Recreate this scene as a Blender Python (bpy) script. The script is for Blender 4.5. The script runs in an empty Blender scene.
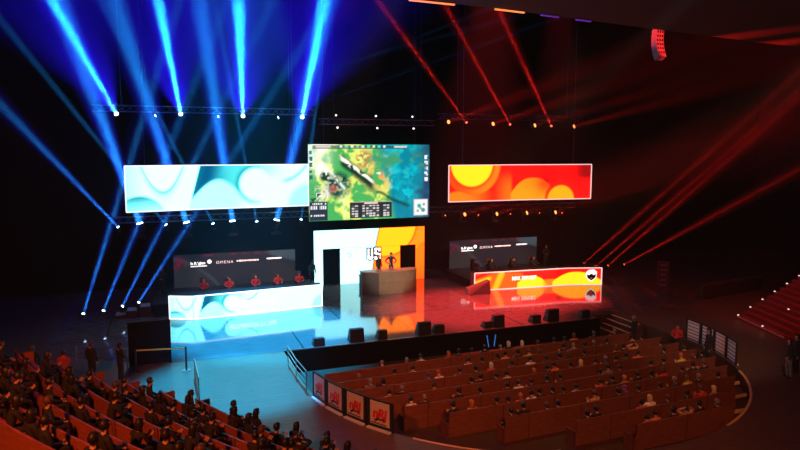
import bpy, bmesh, math, random
import numpy as np
from mathutils import Vector, Matrix, Quaternion, geometry
PI = math.pi
rnd = random.Random(7)
sc = bpy.context.scene
COL = sc.collection

# ------------------------------------------------------------------ camera and view
cam = bpy.data.cameras.new('camera')
cam_o = bpy.data.objects.new('camera', cam)
COL.objects.link(cam_o)
sc.camera = cam_o
cam.sensor_width = 36
cam.lens = 650 * 36 / 800
cam.clip_end = 300
cam_o.location = (0, 0, 10.2)
cam_o.rotation_euler = (PI / 2 - math.atan(75 / 650), 0, -math.radians(20))
vs = sc.view_settings
vs.view_transform = 'Standard'
vs.look = 'None'
vs.gamma = 1
vs.use_curve_mapping = False
vs.exposure = 0.0

# ------------------------------------------------------------------ the hazy air of the hall
w = bpy.data.worlds.new('world')
sc.world = w
w.use_nodes = True
nt = w.node_tree
nt.nodes['Background'].inputs[0].default_value = (0, 0, 0, 1)
v = nt.nodes.new('ShaderNodeVolumeScatter')
v.inputs['Density'].default_value = 0.0008
v.inputs['Anisotropy'].default_value = 0.25
nt.links.new(v.outputs[0], nt.nodes['World Output'].inputs['Volume'])
try:
    w.cycles.volume_sampling = 'EQUIANGULAR'
    w.cycles.homogeneous_volume = True
except Exception:
    pass

# ------------------------------------------------------------------ materials
MATS = {}
def mat(name, col, rough=.6, metal=0., emit=0., spec=.5, noise=0., nscale=6., ecol=None):
    if name in MATS:
        return MATS[name]
    m = bpy.data.materials.new(name)
    m.use_nodes = True
    t = m.node_tree
    b = t.nodes['Principled BSDF']
    b.inputs['Base Color'].default_value = (*col, 1)
    b.inputs['Roughness'].default_value = rough
    b.inputs['Metallic'].default_value = metal
    b.inputs['Specular IOR Level'].default_value = spec
    if emit:
        b.inputs['Emission Color'].default_value = (*(ecol or col), 1)
        b.inputs['Emission Strength'].default_value = emit
    if noise:
        tc = t.nodes.new('ShaderNodeTexCoord')
        n = t.nodes.new('ShaderNodeTexNoise')
        n.inputs['Scale'].default_value = nscale
        n.inputs['Detail'].default_value = 4
        r = t.nodes.new('ShaderNodeMixRGB')
        r.blend_type = 'MULTIPLY'
        r.inputs[0].default_value = noise
        r.inputs[1].default_value = (*col, 1)
        t.links.new(tc.outputs['Object'], n.inputs['Vector'])
        t.links.new(n.outputs[0], r.inputs[2])
        t.links.new(r.outputs[0], b.inputs['Base Color'])
    MATS[name] = m
    return m

def wood(name, c1, c2, rough, scale=(1, 1, 1), seam=None, spec=.5, ior=1.5):
    """wood grain, with optional board seams (brick texture)"""
    m = bpy.data.materials.new(name)
    m.use_nodes = True
    t = m.node_tree
    b = t.nodes['Principled BSDF']
    tc = t.nodes.new('ShaderNodeTexCoord')
    mp = t.nodes.new('ShaderNodeMapping')
    mp.inputs['Scale'].default_value = scale
    n = t.nodes.new('ShaderNodeTexNoise')
    n.inputs['Scale'].default_value = 3
    n.inputs['Detail'].default_value = 6
    r = t.nodes.new('ShaderNodeValToRGB')
    r.color_ramp.elements[0].position = .3
    r.color_ramp.elements[1].position = .7
    r.color_ramp.elements[0].color = (*c1, 1)
    r.color_ramp.elements[1].color = (*c2, 1)
    t.links.new(tc.outputs['Object'], mp.inputs[0])
    t.links.new(mp.outputs[0], n.inputs['Vector'])
    t.links.new(n.outputs[0], r.inputs[0])
    out = r.outputs[0]
    if seam:
        bk = t.nodes.new('ShaderNodeTexBrick')
        bk.inputs['Scale'].default_value = 1
        bk.inputs['Brick Width'].default_value = seam[0]
        bk.inputs['Row Height'].default_value = seam[1]
        bk.inputs['Mortar Size'].default_value = seam[2]
        bk.inputs['Color1'].default_value = (1, 1, 1, 1)
        bk.inputs['Color2'].default_value = (.9, .9, .9, 1)
        bk.inputs['Mortar'].default_value = (.3, .3, .3, 1)
        bk.offset = .5
        t.links.new(tc.outputs['Object'], bk.inputs['Vector'])
        mx = t.nodes.new('ShaderNodeMixRGB')
        mx.blend_type = 'MULTIPLY'
        mx.inputs[0].default_value = 1
        t.links.new(out, mx.inputs[1])
        t.links.new(bk.outputs['Color'], mx.inputs[2])
        out = mx.outputs[0]
    t.links.new(out, b.inputs['Base Color'])
    b.inputs['IOR'].default_value = ior
    b.inputs['Roughness'].default_value = rough
    b.inputs['Specular IOR Level'].default_value = spec
    MATS[name] = m
    return m

def led_material(name):
    m = bpy.data.materials.new(name)
    m.use_nodes = True
    t = m.node_tree
    b = t.nodes['Principled BSDF']
    b.inputs['Base Color'].default_value = (.01, .01, .01, 1)
    b.inputs['Roughness'].default_value = .4
    a = t.nodes.new('ShaderNodeVertexColor')
    a.layer_name = 'picture'
    t.links.new(a.outputs[0], b.inputs['Emission Color'])
    b.inputs['Emission Strength'].default_value = 1
    m.cycles.emission_sampling = 'FRONT'
    MATS[name] = m
    return m

M_led = led_material('led_pixels')
M_black = mat('matte_black', (.012, .012, .014), .6)
M_drape = mat('black_drape', (.006, .006, .007), .9, spec=.1)
M_gloss_black = mat('gloss_black', (.01, .01, .012), .12)
M_metal = mat('grey_metal', (.22, .22, .24), .4, .8)
M_steel = mat('steel', (.4, .4, .42), .3, .9)
M_alu = mat('truss_aluminium', (.3, .3, .32), .4, .7)
M_stage = wood('stage_floor_gloss', (.11, .105, .10), (.18, .17, .165), .07, (.4, 3, 1), (6.5, 9.4, .04), ior=1.5)
M_floor = wood('hall_floor_wood', (.10, .062, .042), (.17, .108, .074), .42, (.5, 5, 1), (3.2, .32, .008))
M_pit = wood('pit_floor_wood', (.05, .022, .012), (.085, .04, .02), .5, (4, .6, 1))
M_pew = wood('pew_wood', (.17, .055, .028), (.26, .085, .042), .5, (1.2, 1.2, 5), (2.4, 9, .02))
M_tierpew = wood('tier_pew_wood', (.24, .06, .022), (.36, .095, .035), .5, (1.2, 1.2, 5), (2.4, 9, .02))
M_cushion = mat('red_cushion', (.3, .015, .015), .8)
M_carpet = mat('dark_carpet', (.05, .02, .016), .95, noise=.6)
M_redcarpet = mat('red_carpet', (.3, .012, .02), .95, noise=.5)
M_nosing = mat('yellow_nosing', (.75, .5, .22), .5)
M_wallred = mat('dark_wall', (.03, .012, .012), .8, noise=.4)
M_ceil = mat('ceiling_panel', (.022, .006, .007), .8)
M_white = mat('white_vinyl', (.5, .48, .48), .6)
M_logored = mat('logo_red', (.5, .01, .02), .5)
M_print_black = mat('print_black', (.012, .012, .012), .6)
M_greybrown = mat('caster_desk_panel', (.24, .19, .12), .45, noise=.4, nscale=2)
M_greydark = mat('caster_desk_side', (.06, .06, .06), .5)
M_lens_blue = mat('lens_blue', (.55, .85, 1), emit=14)
M_lens_red = mat('lens_red', (1, .12, .05), emit=4)
M_lens_amber = mat('lens_amber', (1, .3, .06), emit=2.6)
M_lens_white = mat('lens_white', (1, .95, .9), emit=2)
M_text_white = mat('lit_text_white', (1, 1, 1), emit=1.2)
M_text_pink = mat('lit_text_pink', (1, .75, .75), emit=1.0)
M_frame_lit = mat('lit_frame', (1, .62, .6), emit=1.1)
M_step_lamp = mat('step_lamp', (1, .75, .7), emit=1.2)
M_blue_stick = mat('glow_stick_blue', (.05, .3, 1), emit=.5)
M_phone = mat('phone_screen', (.7, .85, 1), emit=.9)
for n in ('lens_blue', 'lens_red', 'lens_amber', 'lens_white', 'step_lamp', 'lit_text_white', 'lit_text_pink', 'lit_frame', 'glow_stick_blue', 'phone_screen'):
    MATS[n].cycles.emission_sampling = 'NONE'
HAIR = dict(k=mat('hair_black', (.012, .009, .008), .5), g=mat('hair_grey', (.2, .18, .17), .6), w=mat('hair_white', (.6, .55, .5), .6),
            o=mat('hair_ginger', (.42, .13, .03), .6), b=mat('hair_brown', (.09, .04, .02), .55), l=mat('hair_blond', (.6, .42, .2), .55),
            r=mat('cap_red', (.5, .02, .03), .7), p=mat('cap_purple', (.18, .02, .2), .7))
TOP = dict(k=mat('cloth_black', (.014, .013, .015), .85), w=mat('cloth_white', (.75, .7, .66), .85), g=mat('cloth_grey', (.16, .15, .16), .85),
           o=mat('cloth_orange', (.6, .14, .03), .85), t=mat('cloth_tan', (.5, .27, .12), .85), r=mat('cloth_red', (.5, .02, .02), .85),
           y=mat('cloth_yellow', (.55, .42, .06), .85), c=mat('cloth_teal', (.02, .22, .22), .85), b=mat('cloth_blue', (.02, .06, .35), .85),
           p=mat('cloth_purple', (.14, .02, .18), .85), n=mat('cloth_navy', (.015, .02, .06), .85))
M_skin = mat('skin', (.48, .25, .15), .55)
M_shoe = mat('shoe_black', (.02, .018, .018), .5)
M_eye = mat('eye_dark', (.01, .008, .006), .3)
M_trouser = TOP['k']
M_jean = mat('denim', (.03, .05, .1), .85)

# ------------------------------------------------------------------ object helpers
def tag(o, label=None, cat=None, group=None, kind=None):
    if label: o['label'] = label
    if cat: o['category'] = cat
    if group: o['group'] = group
    if kind: o['kind'] = kind
    return o

def thing(name, label, cat, loc=(0, 0, 0), rotz=0, group=None):
    o = bpy.data.objects.new(name, None)
    COL.objects.link(o)
    o.location = loc
    o.rotation_euler = (0, 0, rotz)
    o.empty_display_size = .2
    return tag(o, label, cat, group)

class MB:
    """collects boxes, tubes, polygons; build() links them as one mesh object"""
    def __init__(s):
        s.v = []; s.f = []; s.mi = []; s.cur = 0
    def poly(s, pts):
        n = len(s.v); s.v += [tuple(p) for p in pts]
        s.f.append(tuple(range(n, n + len(pts)))); s.mi.append(s.cur)
    def hexa(s, a, b):
        """prism between two quads a (4 pts) and b (4 pts)"""
        n = len(s.v); s.v += [tuple(p) for p in a] + [tuple(p) for p in b]
        for q in ((3, 2, 1, 0), (4, 5, 6, 7), (0, 1, 5, 4), (1, 2, 6, 5), (2, 3, 7, 6), (3, 0, 4, 7)):
            s.f.append(tuple(n + i for i in q)); s.mi.append(s.cur)
    def box(s, c, d, rz=0, M=None):
        x, y, z = (k / 2 for k in d)
        P = [Vector(p) for p in ((-x, -y, -z), (x, -y, -z), (x, y, -z), (-x, y, -z), (-x, -y, z), (x, -y, z), (x, y, z), (-x, y, z))]
        R = Matrix.Rotation(rz, 3, 'Z') if M is None else M
        P = [R @ p + Vector(c) for p in P]
        s.hexa(P[:4], P[4:])
    def prism(s, pts, z0, z1):
        n = len(pts)
        k = len(s.v)
        s.v += [(p[0], p[1], z0) for p in pts] + [(p[0], p[1], z1) for p in pts]
        s.f.append(tuple(range(k + n - 1, k - 1, -1))); s.mi.append(s.cur)
        s.f.append(tuple(range(k + n, k + 2 * n))); s.mi.append(s.cur)
        for i in range(n):
            j = (i + 1) % n
            s.f.append((k + i, k + j, k + n + j, k + n + i)); s.mi.append(s.cur)
    def tube(s, a, b, r, n=6, r2=None):
        a = Vector(a); b = Vector(b); d = (b - a).normalized()
        q = d.to_track_quat('Z', 'Y')
        r2 = r if r2 is None else r2
        k = len(s.v)
        for (p, rr) in ((a, r), (b, r2)):
            for i in range(n):
                t = 2 * PI * i / n
                s.v.append(tuple(p + q @ Vector((rr * math.cos(t), rr * math.sin(t), 0))))
        for i in range(n):
            j = (i + 1) % n
            s.f.append((k + i, k + j, k + n + j, k + n + i)); s.mi.append(s.cur)
        s.f.append(tuple(range(k + n - 1, k - 1, -1))); s.mi.append(s.cur)
        s.f.append(tuple(range(k + n, k + 2 * n))); s.mi.append(s.cur)
    def lathe(s, prof, n=16):
        k = len(s.v)
        for (r, z) in prof:
            for i in range(n):
                t = 2 * PI * i / n
                s.v.append((r * math.cos(t), r * math.sin(t), z))
        for q in range(len(prof) - 1):
            for i in range(n):
                j = (i + 1) % n
                s.f.append((k + q * n + i, k + q * n + j, k + (q + 1) * n + j, k + (q + 1) * n + i)); s.mi.append(s.cur)
        s.f.append(tuple(range(k + n - 1, k - 1, -1))); s.mi.append(s.cur)
        e = k + (len(prof) - 1) * n
        s.f.append(tuple(range(e, e + n))); s.mi.append(s.cur)
    def arc(s, c, r0, r1, z0, z1, a0, a1, n=None, tilt=0):
        """curved slab between radii r0..r1 and angles a0..a1 (radians); tilt leans the top outwards"""
        n = n or max(2, int(abs(a1 - a0) * r1 / .35))
        for i in range(n):
            qa = a0 + (a1 - a0) * i / n; qb = a0 + (a1 - a0) * (i + 1) / n
            P = lambda r, a, z, t=0: (c[0] + (r + t) * math.cos(a), c[1] + (r + t) * math.sin(a), z)
            s.hexa([P(r0, qa, z0), P(r1, qa, z0), P(r1, qb, z0), P(r0, qb, z0)],
                   [P(r0, qa, z1, tilt), P(r1, qa, z1, tilt), P(r1, qb, z1, tilt), P(r0, qb, z1, tilt)])
    def mesh(s, name, mats):
        me = bpy.data.meshes.new(name)
        me.from_pydata(s.v, [], s.f)
        for m in (mats if isinstance(mats, (list, tuple)) else [mats]):
            me.materials.append(m)
        me.polygons.foreach_set('material_index', s.mi)
        bm = bmesh.new(); bm.from_mesh(me)
        bmesh.ops.recalc_face_normals(bm, faces=bm.faces)
        bm.to_mesh(me); bm.free()
        me.update()
        return me
    def build(s, name, mats, parent=None, world=False, bevel=0):
        """world=True: the coordinates are world ones although the parent stands elsewhere (unrotated parent)"""
        if world and parent is not None:
            L = parent.location
            s.v = [(a - L.x, b - L.y, c - L.z) for a, b, c in s.v]
        o = bpy.data.objects.new(name, s.mesh(name, mats))
        COL.objects.link(o)
        if parent is not None: o.parent = parent
        if bevel:
            md = o.modifiers.new('bevel', 'BEVEL'); md.width = bevel; md.segments = 2; md.limit_method = 'ANGLE'
        return o

def kid(src, name, parent, **kw):
    o = bpy.data.objects.new(name, src.data if hasattr(src, 'data') else src)
    COL.objects.link(o); o.parent = parent
    return o

def copy_tree(o, parent=None):
    c = o.copy(); COL.objects.link(c)
    c.parent = parent
    if parent is not None:
        c.matrix_parent_inverse = o.matrix_parent_inverse.copy()
    for ch in o.children:
        copy_tree(ch, c)
    return c

def struct(mb, name, mats, **kw):
    return tag(mb.build(name, mats, **kw), kind='structure')

def text_mesh(name, s, size, bold=0., shear=0., space=1., align='CENTER', extrude=.004):
    cu = bpy.data.curves.new('lettering_curve', 'FONT')
    cu.body = s; cu.size = size; cu.align_x = align; cu.align_y = 'CENTER'
    cu.offset = bold; cu.shear = shear; cu.space_character = space; cu.extrude = extrude
    cu.resolution_u = 3
    o = bpy.data.objects.new('lettering_tmp', cu); COL.objects.link(o)
    dg = bpy.context.evaluated_depsgraph_get()
    me = bpy.data.meshes.new_from_object(o.evaluated_get(dg))
    me.name = name
    bpy.data.objects.remove(o); bpy.data.curves.remove(cu)
    return me

def lettering(s, size, pos, xdir, m, parent, world=True, bold=0., shear=0., space=1., sx=1., name='lettering', extrude=.004):
    """raised lettering standing upright at pos, reading along the horizontal xdir"""
    me = text_mesh(name, s, size, bold, shear, space, extrude=extrude)
    x = Vector(xdir).normalized(); z = Vector((0, 0, 1)); n = x.cross(z)
    R = Matrix((x, z, n)).transposed()
    p = Vector(pos)
    if world: p = p - parent.location
    for vt in me.vertices:
        c = vt.co.copy(); c.x *= sx
        vt.co = R @ c + p
    me.materials.clear(); me.materials.append(m)
    o = bpy.data.objects.new(name, me); COL.objects.link(o); o.parent = parent
    return o

# ------------------------------------------------------------------ LED pictures (each LED tile emits its own colour)
def ss(a, b, x): 
    t = np.clip((x - a) / (b - a), 0, 1); return t * t * (3 - 2 * t)
def mixc(c, d, m):
    return c * (1 - m[..., None]) + np.array(d, float) * m[..., None]
def disc(U, V, cx, cy, r, soft=.03, ax=1.):
    d = np.sqrt(((U - cx) * ax) ** 2 + (V - cy) ** 2)
    return 1 - ss(r - soft, r + soft, d)

def led_sheet(name, path, z0, z1, ny, func, parent, off=.0, step=.08):
    """emissive sheet along the horizontal polyline path; func(U,V,aspect) -> linear colours; V runs 0..1 upwards"""
    path = [Vector((p[0], p[1], 0)) for p in path]
    xs = []; s0 = 0
    for a, b in zip(path[:-1], path[1:]):
        L = (b - a).length; k = max(2, int(L / step))
        for i in range(k):
            xs.append((a.lerp(b, i / k), s0 + L * i / k))
        s0 += L
    xs.append((path[-1], s0))
    nx = len(xs)
    Z = np.linspace(z0, z1, ny)
    U = np.array([x[1] for x in xs]) / (z1 - z0)
    UU, VV = np.meshgrid(U, np.linspace(0, 1, ny))
    colr = func(UU, VV, s0 / (z1 - z0))
    L = parent.location
    verts = [(p.x - L.x, p.y - off - L.y, z - L.z) for z in Z for (p, _) in xs]
    faces = [(j * nx + i, j * nx + i + 1, (j + 1) * nx + i + 1, (j + 1) * nx + i) for j in range(ny - 1) for i in range(nx - 1)]
    me = bpy.data.meshes.new(name); me.from_pydata(verts, [], faces)
    ca = me.color_attributes.new('picture', 'FLOAT_COLOR', 'POINT')
    rgba = np.ones((ny * nx, 4), np.float32); rgba[:, :3] = colr.reshape(-1, 3)
    ca.data.foreach_set('color', rgba.ravel())
    me.materials.append(M_led)
    o = bpy.data.objects.new(name, me); COL.objects.link(o); o.parent = parent
    return o

WHITE = (.95, 3.6, 3.9); TEAL = (.0, .32, .37); DEEP = (.0, .10, .28); TEAL_ARR = np.array(TEAL); PALE = (.28, 1.9, 1.95)
def pic_cyan(U, V, A):
    """white and teal swirls; U in units of the height"""
    c = np.zeros(U.shape + (3,)) + np.array(WHITE)
    # speckled pale left end
    c = mixc(c, PALE, .5 * (1 - ss(.0, .5, U)))
    # hanging white bowl with a teal rim
    par = .42 + 3.0 * (U - .78) ** 2
    rim = np.exp(-((V - par + .02) / .035) ** 2) * (V < 1.05)
    c = mixc(c, TEAL, np.clip(rim, 0, 1) * .95)
    under = (1 - ss(0, .35, par - V)) * (V < par)
    c = mixc(c, PALE, np.clip(under, 0, 1) * .45)
    # teal hill at the lower left
    h = disc(U, V, .28, -.22, .56, .03)
    c = mixc(c, TEAL, h * (.35 + .65 * ss(-.1, .4, V)))
    # dark slanted wedge over a pale hill, fading to the right
    edge = 1.32 + .28 * V
    hilltop = .16 + .46 * np.sin(np.clip((U - 1.36) / 1.25, 0, 1) * PI)
    on = ss(-.02, .02, U - edge) * ss(-.02, .10, V - hilltop)
    c = mixc(c, PALE, ss(-.02, .02, U - edge) * (1 - ss(2.3, 2.7, U)) * .5)
    fldc = TEAL_ARR * (1 - ss(1.7, 2.5, U))[..., None] + np.array((.1, 1.0, 1.0)) * ss(1.7, 2.5, U)[..., None]
    k = (on * (1 - ss(2.5, 3.1, U)))[..., None]
    c = c * (1 - k) + fldc * k
    c = mixc(c, DEEP, np.exp(-((U - edge - .2) / .22) ** 2) * on * .9)
    c = mixc(c, (.1, .9, .95), ss(2.0, 2.5, U) * (1 - ss(2.9, 3.7, U)) * ss(.35, .9, V) * .6)
    c = mixc(c, TEAL, np.exp(-((np.sqrt((U - 2.85) ** 2 + (V - .55) ** 2) - .42) / .06) ** 2) * (U < 2.95) * .65)
    c = mixc(c, WHITE, disc(U, V, 2.85, .55, .37, .05))
    c = mixc(c, WHITE, disc(U, V, 3.3, .3, .4, .2))
    c = mixc(c, TEAL, np.exp(-((V - (.62 + 1.1 * (U - 3.5) ** 2)) / .05) ** 2) * ss(3.4, 3.6, U) * (1 - ss(4.2, 4.5, U)) * .7)
    c = mixc(c, (.3, 1.4, 1.4), disc(U, V, A + .05, .0, .55, .1) * .7)
    return c

RED = (3.6, .012, .008); ORANGE = (3.8, .26, .012); YEL = (3.8, 1.0, .02); DRED = (.35, .004, .006)
def pic_fire(U, V, A):
    c = np.zeros(U.shape + (3,)) + np.array(RED)
    c = mixc(c, (.8, .015, .008), np.exp(-((V - .42 + .25 * U) / .16) ** 2) * (1 - ss(.5, 1.0, U)))
    c = mixc(c, ORANGE, (1 - ss(.18, .26, V - .06 * np.sin(U * 6))) * (1 - ss(.5, 1.5, U)))
    ring = disc(U, V, .72, 1.02, .86, .04)
    c = mixc(c, ORANGE, ring * (.3 + .7 * ss(.2, 1.2, U)))
    c = mixc(c, YEL, disc(U, V, .70, 1.05, .64, .02) * .95)
    c = mixc(c, (.9, .03, .01), np.exp(-((np.sqrt((U - .7) ** 2 + (V - 1.05) ** 2) - .69) / .04) ** 2) * .6)
    c = mixc(c, ORANGE, ss(1.3, 1.9, U) * (1 - ss(1.9, 2.0, U)) * (1 - ss(.3, .9, V)) * .7)
    hill = ss(-.02, .02, (.62 - 1.1 * (U - 2.55) ** 2 + .22 * ss(2.5, 3.4, U)) - V) * ss(1.9, 1.95, U) * (1 - ss(3.2, 3.25, U))
    c = mixc(c, (2.6, .4, .012), hill)
    c = mixc(c, DRED, np.exp(-(((U - 3.0) / .3) ** 2 + ((V - .5) / .3) ** 2)) * .93)
    c = mixc(c, (2.4, .2, .01), hill * ss(.1, .7, V) * .5)
    c = mixc(c, DRED, ss(3.2, A - .2, U) * ss(.3, .7, V) * .97)
    c = mixc(c, (.9, .008, .008), np.exp(-((V - .98 + .5 * (U - 2.9)) / .12) ** 2) * ss(2.8, 3.0, U) * .8)
    c = mixc(c, RED, disc(U, V, 3.55, .02, .55, .03) * .9)
    c = mixc(c, (2.7, .5, .012), disc(U, V, 3.5, -.02, .42, .03))
    return c

def pic_fire_desk(U, V, A):
    c = np.zeros(U.shape + (3,)) + np.array((3.8, .15, .01))
    k = (V - .35 * (U / 1.2 - .1))
    c = mixc(c, YEL, np.exp(-((k - .38) / .14) ** 2) * (1 - ss(.8, 1.2, U)))
    c = mixc(c, RED, np.exp(-((k - .75) / .14) ** 2) * (1 - ss(.9, 1.3, U)))
    band = np.exp(-((U - 1.55 - .45 * (V - .5)) / .22) ** 4)
    c = mixc(c, (2.7, .7, .015), band * .9)
    c = mixc(c, RED, ss(1.9, 2.0, U) * ss(-.03, .03, V - .82 + .12 * np.sin(U * 2)) * .7)
    c = mixc(c, RED, ss(3.05, 3.2, U))
    b1 = ss(-.02, .02, (.66 - .75 * (np.clip(np.abs(U - 3.7), 0, 9)) ** 2.2 * .62) - V)
    c = mixc(c, YEL, b1 * ss(2.75, 2.8, U) * (1 - ss(5.2, 5.3, U)))
    c = mixc(c, (2.5, .3, .01), ss(-.02, .02, .4 - V) * ss(4.3, 4.8, U) * (1 - ss(5.3, 5.5, U)) * .9)
    c = mixc(c, DRED, np.exp(-(((U - 5.6) / .35) ** 2 + ((V - .7) / .25) ** 2)) * .8)
    b2 = ss(-.02, .02, (.78 - .22 * (U - 6.7) ** 2) - V)
    c = mixc(c, (2.8, .95, .02), b2 * ss(5.1, 5.15, U))
    return c

def pic_versus(U, V, A):
    """white half and burning half split by a slanted line"""
    c = np.zeros(U.shape + (3,)) + np.array((1.0, 2.4, 2.5))
    cut = 1.13 + .14 * (V - .5) + .1 * np.maximum(V - .75, 0)
    side = ss(-.008, .008, U - cut)
    f = np.zeros(U.shape + (3,)) + np.array((4.4, .30, .012))
    f = mixc(f, (4.4, .5, .015), ss(.0, .5, V) * .5)
    f = mixc(f, (3.6, .14, .01), (1 - ss(0, .35, V)))
    arc = disc(U, V, 1.33, 1.10, .62, .01)
    f = mixc(f, (4.6, .78, .015), arc)
    f = mixc(f, (2.3, .12, .01), np.exp(-((np.sqrt((U - 1.33) ** 2 + (V - 1.10) ** 2) - .64) / .02) ** 2) * .7)
    arc2 = disc(U, V, 2.35, .25, .52, .01)
    f = mixc(f, (2.5, .2, .01), arc2 * .6)
    c = c * (1 - side[..., None]) + f * side[..., None]
    c = mixc(c, (.02, .01, .01), np.exp(-((U - cut) / .012) ** 2))
    return c

def vnoise(U, V, s, seed):
    r = np.random.RandomState(seed); g = r.rand(64, 64)
    x = U * s; y = V * s
    xi = np.floor(x).astype(int); yi = np.floor(y).astype(int)
    fx = x - xi; fy = y - yi
    fx = fx * fx * (3 - 2 * fx); fy = fy * fy * (3 - 2 * fy)
    G = lambda a, b: g[a % 64, b % 64]
    return (G(xi, yi) * (1 - fx) + G(xi + 1, yi) * fx) * (1 - fy) + (G(xi, yi + 1) * (1 - fx) + G(xi + 1, yi + 1) * fx) * fy

def pic_game(U, V, A):
    """a painted battlefield seen from above: meadow, rocks and a river, with overlay bars"""
    n1 = vnoise(U, V, 6, 1); n2 = vnoise(U, V, 14, 2); n3 = vnoise(U, V, 34, 3)
    f = .5 * n1 + .3 * n2 + .2 * n3
    c = np.zeros(U.shape + (3,)) + np.array((.06, .42, .10))
    c = mixc(c, (.75, .85, .16), ss(.42, .62, f))
    c = mixc(c, (.9, .95, .75), ss(.55, .8, n1) * (1 - ss(.2, .6, U)))
    c = mixc(c, (1.1, 1.15, 1.0), (1 - ss(.0, .45, U)) * ss(.45, .9, V) * (.4 + .6 * n2))
    c = mixc(c, (.75, .35, .12), np.exp(-((U - .95) / .2) ** 2 - ((V - .55) / .15) ** 2) * ss(.4, .6, n2))
    riv = ss(-.06, .06, U - (.98 + .25 * (1 - V) + .12 * (n1 - .5)))
    water = np.zeros_like(c) + np.array((.0, .22, .32))
    water = mixc(water, (.0, .62, .72), ss(.35, .75, f) * np.exp(-((U - 1.3) / .35) ** 2))
    water = mixc(water, (.015, .05, .12), ss(1.35, 1.75, U + .3 * (n2 - .5)))
    c = c * (1 - riv[..., None]) + water * riv[..., None]
    c = mixc(c, (.05, .3, .16), np.exp(-((V - .78 - .1 * (n1 - .5)) / .12) ** 2) * ss(.85, 1.0, U) * ss(.35, .6, n2))
    # dark and pale ridge running down to the right
    rl = .80 - .72 * (U - .42)
    on = ss(.40, .46, U) * (1 - ss(.84, .92, U))
    w_ = .05 + .02 * (n2 - .5)
    c = mixc(c, (.005, .03, .02), np.exp(-((V - rl) / (w_ * 1.7)) ** 4) * on)
    c = mixc(c, (.95, .95, .8), np.exp(-((V - rl - .03 - .03 * (n2 - .5)) / .03) ** 4) * on * ss(.3, .5, n3 * .5 + n2 * .5))
    c = mixc(c, (.005, .04, .03), np.exp(-((V - (.36 - .42 * (U - .95) + .05 * (n1 - .5))) / .025) ** 2) * ss(.9, .95, U) * (1 - ss(1.35, 1.45, U)) * .9)
    c = mixc(c, (.04, .3, .16), np.exp(-((V - .8 + .3 * (U - 1.0)) / .06) ** 2) * ss(.8, .9, U) * (1 - ss(1.25, 1.35, U)) * ss(.3, .5, n2))
    # dark thicket at the left with a pale crescent
    br = disc(U, V, .40, .47, .17, .05)
    c = mixc(c, (.004, .05, .04), br * (.55 + .45 * ss(.3, .5, n3)))
    c = mixc(c, (.02, .25, .14), br * ss(.58, .66, n2 * .5 + n3 * .5) * .8)
    c = mixc(c, (.75, .85, .8), np.exp(-((V - .6 + 1.2 * (U - .33)) / .03) ** 2) * ss(.25, .28, U) * (1 - ss(.5, .54, U)) * ss(.4, .5, n3))
    c = mixc(c, (.004, .04, .03), disc(U, V, .22, .58, .07, .03) * ss(.35, .5, n3))
    c = mixc(c, (.95, .82, .8), disc(U, V, .17, .35, .10, .05) * ss(.42, .5, n3))
    c = mixc(c, (.02, .05, .05), disc(U, V, .1, .33, .12, .05) * ss(.52, .6, n3 * .6 + n2 * .4))
    c = mixc(c, (.5, .1, .08), disc(U, V, .33, .42, .05, .03) * .7)
    c = mixc(c, (.45, .14, .1), disc(U, V, .76, .8, .12, .05) * ss(.4, .55, n3) * .9)
    c = mixc(c, (.8, .85, .85), disc(U, V, .97, .62, .04, .02) * ss(.4, .5, n3))
    R = lambda x0, x1, y0, y1: ((U > x0) & (U < x1) & (V > y0) & (V < y1)).astype(float)
    # overlay: top bar
    c = mixc(c, (.03, .05, .06), R(.06, .8 * A, .945, .99) * .8)
    c = mixc(c, (.7, .55, .5), R(.1, .3, .955, .98)); c = mixc(c, (.7, .6, .55), R(1.18, 1.36, .955, .98))
    for i in range(9):
        c = mixc(c, (.1, .6, .6) if i % 2 else (.6, .75, .7), R(.42 + i * .075, .46 + i * .075, .955, .985))
    # overlay: score table
    c = mixc(c, (.02, .025, .03), R(.55, 1.14, .02, .235))
    c = mixc(c, (.55, .4, .4), R(.55, 1.14, .225, .238)); c = mixc(c, (.75, .55, .5), R(.75, .94, .205, .23))
    for j in range(5):
        y = .035 + j * .034
        for i in range(11):
            if i in (2, 8): continue
            c = mixc(c, (.65, .6, .6) if (i * 7 + j * 3) % 4 else (.08, .1, .12), R(.575 + i * .05, .612 + i * .05, y, y + .02))
    # overlay: stat block at lower left, portraits down the sides, map at lower right
    c = mixc(c, (.02, .03, .05), R(0, .25, .0, .25))
    for j, yy in enumerate((.215, .15, .06)):
        for i in range(9):
            if (i * 5 + j) % 7: c = mixc(c, (.85, .85, .85), R(.02 + i * .024, .036 + i * .024, yy, yy + (.045 if j == 1 else .02)))
    for j in range(5):
        c = mixc(c, (.85, .85, .85), R(A - .075, A - .02, .50 + j * .075, .50 + j * .075 + .055) * ss(.25, .5, n3))
        c = mixc(c, (.04, .12, .1), R(.015, .06, .55 + j * .08, .55 + j * .08 + .05) * ss(.35, .5, n3))
    c = mixc(c, (.75, .62, .62), R(A - .23, A - .02, .03, .25))
    c = mixc(c, (.85, .88, .85), R(A - .215, A - .035, .045, .235))
    for (x, y, r, q) in ((A - .15, .16, .03, (.05, .35, .35)), (A - .09, .1, .03, (.05, .3, .25)), (A - .17, .09, .02, (.3, .35, .3)), (A - .08, .18, .02, (.2, .3, .3)), (A - .125, .125, .018, (.1, .4, .4))):
        c = mixc(c, q, disc(U, V, x, y, r, .01))
    return c * 1.25

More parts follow.
